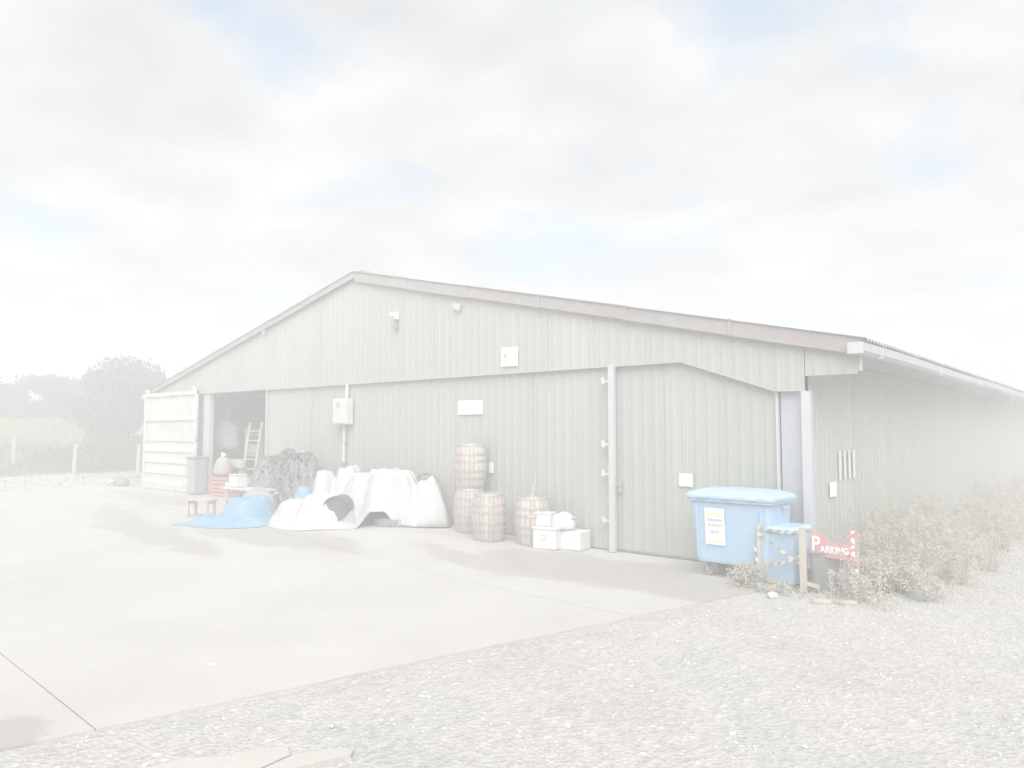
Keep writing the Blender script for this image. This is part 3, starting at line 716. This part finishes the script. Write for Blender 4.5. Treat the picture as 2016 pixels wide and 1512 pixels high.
for z in (.5, 1.1, 1.7): MB().box((0, 0, z), (.9, .45, .04)).build('shelf', M['timber'], e)
for sx in (-.43, .43):
    for sy in (-.2, .2): MB().box((sx, sy, .95), (.05, .05, 1.9)).build('upright', M['timber'], e)
e = empty('parcel_box', (-16.0, .95, 1.325)); tag(e, 'pale cardboard box on the shelf inside the doorway', 'box')
MB().box((0, 0, .15), (.62, .36, .30)).build('carton', M['midgrey'], e, bevel=.006); MB().box((0, -.185, .15), (.08, .006, .30)).build('tape_strip', M['offwhite'], e)
e = empty('trestle', (-16.3, .35, .2)); tag(e, 'pale timber trestle beam behind the red crate', 'trestle')
MB().box((.15, 0, .88), (.75, .12, .24)).build('beam', M['offwhite'], e, bevel=.01)
for sx in (-.1, .45):
    for sy in (-.2, .2): MB().bar((sx, sy, 0), (sx, 0, .78), .05, .05).build('leg', M['timber'], e)
e = empty('wheeled_bin', (-16.98, -.38, .2), .1); tag(e, 'narrow dark grey wheeled bin against the left door post', 'bin')
MB().box((0, 0, .53), (.34, .4, .98), taper=1.1).build('body', M['midgrey'], e, bevel=.03)
MB().box((0, -.01, 1.05), (.42, .48, .06)).build('lid', M['darkgrey'], e, bevel=.02)
MB().box((0, .25, 1.0), (.3, .04, .04)).build('handle', M['darkgrey'], e)
for sx in (-.15, .15): MB().lathe([(0, -.03), (.1, -.03), (.1, .03), (0, .03)], n=14).build('wheel', M['black'], e).matrix_local = Matrix.Translation((sx, .16, .1)) @ Matrix.Rotation(R(90), 4, 'Y')
e = empty('cable_reel', (-14.75, .15, .2)); tag(e, 'upright grey cable reel right of the red crate', 'reel')
for y in (-.1, .1): MB().lathe([(0, -.012), (.30, -.012), (.30, .012), (0, .012)], n=20).build('flange', M['midgrey'], e).matrix_local = Matrix.Translation((0, y, .30)) @ Matrix.Rotation(R(90), 4, 'X')
MB().lathe([(.0, -.1), (.14, -.1), (.14, .1), (0, .1)], n=16).build('drum_core', M['timber'], e).matrix_local = Matrix.Translation((0, 0, .30)) @ Matrix.Rotation(R(90), 4, 'X')

# ------------------------------------------------------------------ blue four-wheeled bin
def loft(rings, mb=None, mi=0, cap=True):
    mb = mb or MB(); n = len(rings[0]); V = [p for r in rings for p in r]; F = []
    for i in range(len(rings) - 1):
        for k in range(n): F.append((i * n + k, i * n + (k + 1) % n, (i + 1) * n + (k + 1) % n, (i + 1) * n + k))
    if cap: F += [tuple(range(n - 1, -1, -1)), tuple(range((len(rings) - 1) * n, len(rings) * n))]
    return mb.add(V, F, mi)
def rrect(w_, d_, r, z, n=4, cx=0, cy=0):
    P = []
    for q, (sx, sy) in enumerate(((1, 1), (-1, 1), (-1, -1), (1, -1))):
        for k in range(n + 1):
            a = math.pi / 2 * (q + k / n); P.append((cx + sx * (w_ / 2 - r) + r * math.cos(a), cy + sy * (d_ / 2 - r) + r * math.sin(a), z))
    return P
bin_ = empty('waste_bin', (-.72, -.66, 0), R(-2)); tag(bin_, 'large blue four-wheeled waste bin with domed lid and white label', 'bin')
b = loft([rrect(1.04, .62, .07, .20), rrect(1.06, .64, .08, .24), rrect(1.16, .74, .07, 1.02), rrect(1.16, .74, .07, 1.06)])
b.build('body', M['bluebin'], bin_, smooth=False, bevel=.006)
loft([rrect(1.24, .82, .08, 1.04), rrect(1.25, .83, .08, 1.09), rrect(1.21, .79, .08, 1.095), rrect(1.21, .79, .08, 1.045)], cap=False).build('rim', M['bluebin'], bin_)
lid = loft([rrect(1.28, .86, .08, 1.075), rrect(1.29, .87, .09, 1.12), rrect(1.22, .80, .10, 1.155), rrect(.95, .56, .12, 1.20), rrect(.5, .25, .08, 1.215)]).build('lid', M['bluelid'], bin_, smooth=False, bevel=.01)
for x in (-.35, 0, .35): MB().box((x, -.43, 1.10), (.14, .05, .03)).build('lid_grip', M['bluelid'], bin_, bevel=.008)
for x in (-.42, .42): MB().box((x, .43, 1.12), (.10, .07, .08)).build('hinge', M['bluebin'], bin_, bevel=.01)
for sx in (-1, 1):
    MB().tube([(sx * .60, 0, .98), (sx * .68, 0, .98)], .025, 10).build('trunnion', M['galv'], bin_)
for k in range(5): MB().box((-.46 + k * .23, -.352 - .0, .62), (.03, .05, .70), Matrix.Rotation(R(3.6), 3, 'X')).build('body_rib', M['bluebin'], bin_, bevel=.006) if k in (0, 4) else None
for sx in (-1, 1):
    for sy in (-1, 1):
        c = empty('caster', (sx * .42, sy * .20, 0)); c.parent = bin_
        MB().box((0, 0, .19), (.12, .12, .02)).build('plate', M['galv'], c)
        MB().lathe([(0, -.022), (.075, -.022), (.08, -.015), (.08, .015), (.075, .022), (0, .022)], n=18).build('wheel', M['black'], c).matrix_local = Matrix.Translation((.03, 0, .08)) @ Matrix.Rotation(R(90), 4, 'X')
        for q in (-1, 1): MB().bar((0, q * .032, .18), (.035, q * .032, .07), .05, .006).build('fork', M['offwhite'], c)
lbl = empty('label', (-.20, -.372, .70)); lbl.parent = bin_; lbl.rotation_euler = (R(3.6), 0, 0)
MB().box((0, 0, 0), (.29, .004, .50)).build('paper', M['whitesign'], lbl)
MB().box((0, -.004, .17), (.22, .003, .05)).build('print_band', M['inkyellow'], lbl)
MB().box((0, -.004, -.20), (.24, .003, .04)).build('print_band', M['inkyellow'], lbl)
MB().box((0, -.004, .09), (.22, .003, .03)).build('print_line', M['ink'], lbl)
for z, row in ((.02, (.05, .04, .06, .03)), (-.07, (.07, .05))):            # two rows of faded print
    x = -.10 if len(row) > 2 else -.07
    for q in row: MB().box((x + q / 2, -.004, z), (q, .003, .045)).build('print_word', M['inkblue'], lbl); x += q + .012

b2 = empty('wheeled_bin', (-.10, -.74, 0), R(-4)); tag(b2, 'smaller blue wheeled bin behind the taped barrier', 'bin')
loft([rrect(.44, .46, .06, .04), rrect(.52, .54, .06, .66), rrect(.52, .54, .06, .70)]).build('body', M['bluebin'], b2, bevel=.008)
loft([rrect(.56, .60, .06, .70), rrect(.57, .61, .06, .735), rrect(.50, .52, .07, .77)]).build('lid', M['bluelid'], b2, bevel=.008)
MB().box((0, .32, .74), (.46, .04, .04)).build('handle', M['bluebin'], b2, bevel=.01)
for sx in (-.21, .21): MB().lathe([(0, -.025), (.1, -.025), (.1, .025), (0, .025)], n=16).build('wheel', M['black'], b2).matrix_local = Matrix.Translation((sx, .2, .1)) @ Matrix.Rotation(R(90), 4, 'Y')

# taped barrier
br = empty('taped_barrier', (0, -1.08, 0), R(-3)); tag(br, 'small timber barrier criss-crossed with yellow and black striped tape', 'barrier')
MB().box((-.30, 0, .40), (.045, .045, .80)).build('post', M['timber'], br, bevel=.004)
MB().box((.27, 0, .40), (.075, .06, .80)).build('post', M['timber'], br, bevel=.004)
MB().bar((.27, .0, .12), (.50, .28, .0), .05, .05).build('strut', M['timber'], br)
def tape(a, b2_, n, sag=.0, wd=.05):
    a, b2_ = Vector(a), Vector(b2_); d = b2_ - a; mb = MB(); up = Vector((-d.z, 0, d.x)).normalized()
    if up.z < 0: up = -up
    for k in range(n):
        t0, t1 = k / n, (k + 1) / n
        def P(t, s): return a + d * min(max(t + s * .3 / n, 0), 1) + up * (s * wd / 2 * (.75 + .25 * math.cos(t * 9))) + Vector((0, -.012 * math.sin(t * 11) - (.010 if s > 0 else 0), -sag * 4 * t * (1 - t)))
        mb.add([P(t0, -1), P(t1, -1), P(t1, 1), P(t0, 1)], [(0, 1, 2, 3)], k % 2)
    o = mb.build('striped_tape', [M['yellow'], M['tapeblack']], br); s_ = o.modifiers.new('t', 'SOLIDIFY'); s_.thickness = .002; return o
tape((-.31, -.035, .755), (.27, -.045, .735), 11, .02)
tape((-.31, -.035, .68), (.27, -.045, .33), 11, .0)
tape((-.31, -.035, .28), (.27, -.045, .46), 11, .05)
tape((-.345, -.03, .50), (-.30, -.03, .18), 5, .0, .04)

# red parking sign on stakes
sg = empty('parking_sign', (.57, -1.0, 0), R(-2)); sg.scale = (.80, 1, 1); tag(sg, 'hand-painted red wooden sign reading PARKING among the weeds', 'sign')
MB().add([(-.31, 0, .45), (.38, 0, .42), (.40, 0, .82), (.30, 0, .80), (.24, 0, .62), (-.02, 0, .64), (-.12, 0, .73), (-.31, 0, .76),
          (-.31, .022, .45), (.38, .022, .42), (.40, .022, .82), (.30, .022, .80), (.24, .022, .62), (-.02, .022, .64), (-.12, .022, .73), (-.31, .022, .76)],
         [(0, 1, 2, 3, 4, 5, 6, 7), tuple(range(15, 7, -1))] + [((k + 1) % 8, k, k + 8, (k + 1) % 8 + 8) for k in range(8)]).build('board', M['red'], sg)
MB().box((-.26, .045, .30), (.05, .04, .60)).build('stake', M['timber'], sg)
MB().box((.36, .045, .36), (.05, .04, .72)).build('stake', M['timber'], sg)
def letters(txt, size, loc, m, parent, name):
    cu = bpy.data.curves.new(name, 'FONT'); cu.body = txt; cu.size = size; cu.extrude = .002; cu.offset = .004; cu.space_character = 1.05
    o = bpy.data.objects.new(name, cu); col.objects.link(o); bpy.context.view_layer.update()
    me = bpy.data.meshes.new_from_object(o.evaluated_get(bpy.context.evaluated_depsgraph_get())); bpy.data.objects.remove(o)
    me.materials.clear(); me.materials.append(m); q = bpy.data.objects.new(name, me); col.objects.link(q); q.parent = parent; q.location = loc; q.rotation_euler = (R(90), 0, 0); return q
letters('P', .26, (-.285, -.004, .51), M['whitesign'], sg, 'lettering')
letters('ARKING', .112, (-.150, -.004, .50), M['whitesign'], sg, 'lettering')
for k, (z, s_) in enumerate(((.75, 1), (.66, -1), (.57, 1), (.50, -1))):
    MB().add([(.31, -.005, z), (.37, -.005, z + .03 * s_), (.36, -.005, z + .05), (.315, -.005, z + .04)], [(0, 1, 2, 3)]).build('painted_chevron', M['whitesign'], sg)
for k in range(5):
    MB().box((.362, .02, .05 + k * .085), (.053, .02, .045), Matrix.Rotation(.3, 3, 'Y')).build('tape_wrap', M['whitesign'] if k % 2 else M['redplastic'], sg)
b3 = empty('dark_tub', (.46, -.80, 0), .2); tag(b3, 'dark grey plastic tub behind the red sign', 'tub')
loft([rrect(.30, .30, .05, .0), rrect(.38, .38, .06, .46), rrect(.38, .38, .06, .50)]).build('body', M['darkgrey'], b3, bevel=.006)
loft([rrect(.42, .42, .06, .47), rrect(.42, .42, .06, .505)]).build('rim', M['darkgrey'], b3, bevel=.006)

# ------------------------------------------------------------------ plants
def blade(mb, base, d, ln, wd, bend, mi=0):
    d = Vector(d).normalized(); side = d.cross(Vector((rnd.uniform(-1, 1), rnd.uniform(-1, 1), .2))).normalized() * wd / 2
    p0 = Vector(base); p1 = p0 + d * ln * .55; p2 = p0 + d * ln + Vector((d.x, d.y, -.3)) * bend * ln
    mb.add([p0 - side, p0 + side, p1 + side * .8, p1 - side * .8, p2], [(0, 1, 2, 3), (3, 2, 4)], mi)
def weed_plant(mb, x, y, hgt, n, spread, leafn=24, lw=.012):
    z0 = zg(x, y) - .03
    for s_ in range(n):
        a = rnd.uniform(0, 6.28); q = rnd.uniform(.0, spread); hh = hgt * rnd.uniform(.55, 1.05)
        bx, by = x + .12 * math.cos(a) * rnd.random(), y + .12 * math.sin(a) * rnd.random()
        top = Vector((bx + q * math.cos(a), by + q * math.sin(a), z0 + hh)); base = Vector((bx, by, z0)); mid = base.lerp(top, .5) + Vector((0, 0, .04 * hh))
        mb.tube([base, mid, top], [.007, .005, .002], 3, 0, False)
        for k in range(leafn):
            t = rnd.uniform(.12, 1); p = base.lerp(mid, t * 2) if t < .5 else mid.lerp(top, t * 2 - 1)
            an = rnd.uniform(0, 6.28); blade(mb, p, (math.cos(an), math.sin(an), rnd.uniform(-.1, .9)), rnd.uniform(.03, .10) * (1.15 - .5 * t), rnd.uniform(.5, 1.2) * lw, rnd.uniform(.1, .5), 1 if rnd.random() < .35 else 0)
        for k in range(6):
            p = top - Vector((0, 0, rnd.uniform(0, .12))); p += Vector((rnd.uniform(-.03, .03), rnd.uniform(-.03, .03), 0)); mb.box(p, (.016, .016, .022), None, 2)
def plants(name, spots, label, cat, group):
    for (x, y, hh, n, sprd) in spots:
        mb = MB(); weed_plant(mb, 0, 0, hh, n, sprd); o = mb.build(name, [M['weed'], M['weedgreen'], M['seed']]); o.location = (x, y, zg(x, y)); tag(o, label, cat, group)
sidew = []
for k in range(72):
    y = -.35 + 17 * (k / 72) ** 1.5 + rnd.uniform(-.3, .3); x = .35 + rnd.random() ** 1.3 * (1.25 + .10 * max(y, 0)) + (.25 if y < .3 else 0)
    hh = rnd.uniform(.65, 1.05) * (1.0 - .25 * (x - .4) / 1.5) * (.55 + .45 * ss(-.2, 1.3, y))
    sidew.append((x, y, hh, 16, .30))
plants('dry_weed', sidew, 'tall dry weed in the bank of weeds along the side wall', 'weed', 'dry weeds along the side wall')
plants('dry_weed', [(-.42, -1.25, .32, 12, .2), (-.30, -1.22, .40, 10, .16), (-.52, -1.16, .24, 9, .16)], 'bushy dry weed left of the taped barrier in front of the large bin', 'weed', 'weeds left of the barrier')
plants('dry_weed', [(-.04, -1.32, .20, 7, .12), (.12, -1.28, .16, 6, .12)], 'low weed growing under the striped tape of the barrier', 'weed', 'weeds under the barrier')
plants('dry_weed', [(.66, -1.22, .60, 3, .10), (.78, -1.15, .66, 4, .10), (.95, -1.22, .36, 9, .2), (1.05, -1.0, .42, 9, .2)], 'thin dry weed growing in front of the red sign', 'weed', 'weeds in front of the sign')
# low grass and litter at the foot of the weeds
mb = MB()
for k in range(5200):
    t = rnd.random() ** 1.4; y = -1.45 + 15 * t; x = rnd.gauss(1.0 + .06 * max(y, 0), .55)
    if y < -.6: x = rnd.uniform(-.6, 1.35)
    if x < .12 and y > -.95: continue
    if y > -.6 and x < .12: continue
    a = rnd.uniform(0, 6.28); blade(mb, (x, y, zg(x, y) - .03), (math.cos(a) * .6, math.sin(a) * .6, rnd.uniform(.4, 1)), rnd.uniform(.05, .18), .012, .3, 1 if rnd.random() < .3 else 0)
tag(mb.build('grass', [M['weed'], M['weedgreen']]), 'low dry grass at the foot of the weeds', 'grass', kind='stuff')

# loose stones
def stone_mesh(seed, fl=.6):
    rr3 = random.Random(seed); bm = bmesh.new(); bmesh.ops.create_icosphere(bm, subdivisions=1, radius=1)
    for v in bm.verts: v.co *= rr3.uniform(.75, 1.2); v.co.z *= fl
    me = bpy.data.meshes.new('stone'); bm.to_mesh(me); bm.free(); me.materials.append(M['stone']); return me
sms = [stone_mesh(k) for k in range(5)]
def stone(x, y, s_, label, group=None):
    o = bpy.data.objects.new('stone', rnd.choice(sms)); col.objects.link(o); o.location = (x, y, zg(x, y) - .02 + s_ * .4); o.scale = (s_ * rnd.uniform(.8, 1.3), s_ * rnd.uniform(.8, 1.2), s_); o.rotation_euler = (0, 0, rnd.uniform(0, 6))
    tag(o, label, 'stone', group)
stone(.06, -1.60, .085, 'large pale stone at the foot of the taped barrier')
stone(1.04, -1.08, .075, 'pale stone lying right of the red sign stake')
for x, y, z_ in ((-2.6, -7.3, .03), (-4.9, -5.2, .03), (-3.3, -8.0, .025), (-5.6, -7.2, .025), (-2.0, -7.75, .022)):
    stone(x, y, z_, 'small stone lying alone on the bare concrete', 'stray stones on the concrete')
for lb, x, y, r_ in (('flat reddish brick fragment in the grass below the sign', .62, -1.52, .3), ('smaller reddish brick fragment beside the sign stake', .88, -1.40, 1.1)):
    o = MB().box((0, 0, .01), (.20, .10, .06)).build('brick_fragment', M['brick'], None, bevel=.015); o.location = (x, y, -.005); o.rotation_euler = (.05, .04, r_); tag(o, lb, 'brick')
for k in range(70):
    y = rnd.uniform(-8.8, -1.9); x = EDGE(y) + rnd.uniform(.15, 5.5)
    if (x - 3.56) ** 2 + (y + 10.52) ** 2 < 3: continue
    stone(x, y, rnd.uniform(.011, .025), 'pale pebble lying loose on the gravel', 'pebbles on the gravel')
V = []; F = []; NS = 11000
mb = MB()
for k in range(NS):
    y = rnd.uniform(-9.6, 4.0); x = EDGE(y) + .02 + rnd.random() ** .9 * (7.5)
    if y > -1.0 and x < 1.6: continue
    s_ = rnd.uniform(.006, .016); a = rnd.uniform(0, 6.28); z = -.018 + .008 * noise.noise((x * .9, y * .9, 0))
    c, q = math.cos(a) * s_, math.sin(a) * s_
    mb.add([(x + c, y + q, z), (x - q * .8, y + c * .8, z), (x - c, y - q, z), (x + q * .8, y - c * .8, z), (x + rnd.uniform(-.4, .4) * s_, y + rnd.uniform(-.4, .4) * s_, z + s_ * rnd.uniform(.6, 1.1))], [(0, 1, 4), (1, 2, 4), (2, 3, 4), (3, 0, 4)])
tag(mb.build('gravel', M['gravelst']), 'loose gravel spread over the foreground', 'gravel', kind='stuff')

# ------------------------------------------------------------------ field, fence, trees at the left
mb = MB()
for k in range(9000):
    x = -30.6 - 6 * rnd.random() ** .8; y = rnd.uniform(-9.5, 2.6)
    if x > -32.2 and y > 1.4: continue
    a = rnd.uniform(0, 6.28); blade(mb, (x, y, zg(x, y) - .05), (math.cos(a) * .3, math.sin(a) * .3, 1), rnd.uniform(.3, .55), .08, .3)
tag(mb.build('crop', M['crop']), 'yellow green crop growing in the field beyond the fence', 'crop', kind='stuff')
mb = MB()
for k in range(16000):
    x = rnd.uniform(-31.2, -27.2) if k % 4 else (rnd.uniform(-27.5, -26.0) if k % 8 else rnd.uniform(-26, -22.5)); y = rnd.uniform(-9, 9.5); hh = rnd.uniform(.25, .75) if x < -27.2 else rnd.uniform(.06, .2)
    a = rnd.uniform(0, 6.28); blade(mb, (x, y, zg(x, y) - .05), (math.cos(a) * .5, math.sin(a) * .5, 1), hh, .03, .4)
tag(mb.build('rough_grass', M['rough']), 'rough grass and scrub along the field edge', 'grass', kind='stuff')
def fpost(x, y, hh, lean, label):
    o = MB().tube([(0, 0, -.1), (lean * .5, 0, hh * .5), (lean, 0, hh)], [.075, .07, .06], 8).build('fence_post', M['timber']); o.location = (x, y, zg(x, y)); tag(o, label, 'fence post', 'posts of the field fence')
M['timber_pale'] = M['offwhite']
fpost(-28.3, -1.8, 1.25, .03, 'grey fence post at left edge below the yellow field')
fpost(-26.3, -.42, 1.05, .08, 'leaning grey fence post between the field and the trees')
fpost(-25.6, 1.55, 1.05, .05, 'grey fence post just left of the open barn door')
def cluster_tree(name, x, y, ztop, rx, ry, leafmat, label, nleaf, seed, zlow=.3, lobes=14, lsz=.17):
    r_ = random.Random(seed); e = empty(name, (x, y, zg(x, y))); tag(e, label, 'tree', 'hedgerow trees beyond the yard'); Ht = ztop - zg(x, y)
    mb = MB(); mb.tube([(0, 0, -.2), (.05, 0, Ht * .25), (.1, .05, Ht * .5)], [.16, .12, .07], 8)
    for k in range(7):
        a = r_.uniform(0, 6.28); mb.tube([(.06, .02, Ht * .25), (math.cos(a) * rx * .4, math.sin(a) * ry * .4, Ht * .55), (math.cos(a) * rx * .65, math.sin(a) * ry * .65, Ht * .78)], [.08, .05, .02], 5)
    mb.build('trunk', M['bark'], e)
    lb = []
    for k in range(lobes):
        a = r_.uniform(0, 6.28); q = r_.random() ** .5; zz = r_.uniform(zlow, .86); w2 = (1 - .45 * max(0, zz - .5) * 2)
        lb.append((Vector((math.cos(a) * rx * q * .75 * w2, math.sin(a) * ry * q * .75 * w2, Ht * zz)), r_.uniform(.5, .95)))
    lb.append((Vector((0, 0, Ht * .87)), .7))
    mb = MB()
    for k in range(nleaf):
        c, s_ = r_.choice(lb); d = Vector((r_.gauss(0, 1), r_.gauss(0, 1), r_.gauss(0, 1))).normalized(); q = s_ * (r_.random() ** .35) * (1.25 if r_.random() < .08 else 1)
        p = c + Vector((d.x * q * rx * .42, d.y * q * ry * .42, d.z * q * Ht * .17))
        if p.z < .05: continue
        u = Vector((r_.gauss(0, 1), r_.gauss(0, 1), r_.gauss(0, 1))).normalized(); v = u.cross(Vector((r_.gauss(0, 1), r_.gauss(0, 1), r_.gauss(0, 1)))).normalized(); s2 = lsz * r_.uniform(.4, 1)
        mb.add([p, p + u * s2 + v * s2 * .4, p + u * s2 * 1.6, p + u * s2 - v * s2 * .4], [(0, 1, 2, 3)])
    mb.build('crown', M[leafmat], e)
cluster_tree('hedge_tree', -29.05, 2.33, 5.19, 2.12, 2.12, 'leaf_grey', 'broad grey green tree with ragged top left of the barn', 11000, 1, .08, 26)
cluster_tree('hedge_tree', -28.37, 4.88, 4.85, 1.87, 1.87, 'leaf_mid', 'rounded green tree partly behind the barn roof', 7000, 2, .1, 18)
cluster_tree('hedge_tree', -34.6, 3.3, 4.85, 1.9, 1.5, 'leaf_dark', 'lower dark tree between the broad tree and the field', 9000, 3, .0, 24)
cluster_tree('hedge_tree', -37.0, 2.0, 4.75, 1.9, 1.7, 'leaf_dark', 'dark tree behind the middle of the field', 9000, 4, .0, 24)
cluster_tree('hedge_tree', -37.6, .5, 4.25, 1.6, 1.5, 'leaf_dark', 'low dark tree behind the left part of the field', 9000, 5, .0, 22)
cluster_tree('hedge_tree', -36.8, -1.35, 5.2, 1.4, 1.35, 'leaf_dark', 'tall dark tree cut by the left edge of the photo', 6000, 6, .0, 16)
for (x, y, hh, lb, sd) in ((-27.3, .9, 1.2, 'low grey scrub bush behind the leaning fence post', 11), (-26.8, 2.4, 1.5, 'low scrub bush beside the open barn door', 12), (-28.4, -.2, .9, 'low tangled bush at the edge of the yellow field', 13)):
    r_ = random.Random(sd); mb = MB()
    for k in range(1500):
        d = Vector((r_.gauss(0, 1), r_.gauss(0, 1), abs(r_.gauss(0, 1)))).normalized() * r_.random() ** .4; p = Vector((d.x * 1.2, d.y * 1.3, d.z * hh))
        u = Vector((r_.gauss(0, 1), r_.gauss(0, 1), r_.gauss(0, 1))).normalized(); v = u.orthogonal(); s2 = r_.uniform(.05, .14)
        mb.add([p, p + u * s2 + v * s2 * .4, p + u * s2 * 1.6, p + u * s2 - v * s2 * .4], [(0, 1, 2, 3)])
    e = empty('bush', (x, y, zg(x, y))); tag(e, lb, 'bush', 'scrub bushes along the fence')
    mb.build('foliage', M['leaf_grey'], e); st = MB()
    for k in range(5): a = r_.uniform(0, 6.28); st.tube([(0, 0, -.05), (math.cos(a) * .5, math.sin(a) * .5, hh * .7)], [.03, .01], 5)
    st.build('stem', M['bark'], e)
# bag and log at the yard's far edge
e = empty('rubbish_bag', (-21.9, -.5, .2), .4); tag(e, 'dark rubbish bag lying left of the open barn door', 'bag')
lump(.30, .24, .20, 2.4).build('bag_body', M['darkgrey'], e, smooth=True); MB().tube([(-.22, 0, .14), (-.38, -.05, .16), (-.48, -.06, .06)], [.05, .05, .07], 8).build('loose_end', M['white'], e, smooth=True)
o = MB().tube([(-.7, 0, .06), (0, .05, .09), (.7, .02, .16)], [.07, .06, .05], 7).build('fallen_branch', M['offwhite']); o.location = (-27.0, -3.6, zg(-27, -3.6)); o.rotation_euler = (0, 0, .7); tag(o, 'pale fallen branch lying on the earth at left', 'branch')

# ------------------------------------------------------------------ added veil
hz = bpy.data.objects.new('haze', MB().box((0, 0, 3.2), (500, 500, 8.6)).mesh('haze', []))  # volume added to lift dark tones and wash the view out
col.objects.link(hz); hz['kind'] = 'stuff'; hz['label'] = 'added pale haze filling the air over the yard'; hz['category'] = 'haze'
hm = bpy.data.materials.new('pale_veil'); hm.use_nodes = True; t = hm.node_tree; t.nodes.clear()
ho = t.nodes.new('ShaderNodeOutputMaterial'); hv = t.nodes.new('ShaderNodeVolumePrincipled')
hv.inputs['Density'].default_value = .04; hv.inputs['Color'].default_value = (.87, .875, .875, 1); hv.inputs['Anisotropy'].default_value = 0
t.links.new(hv.outputs[0], ho.inputs['Volume']); hz.data.materials.append(hm)
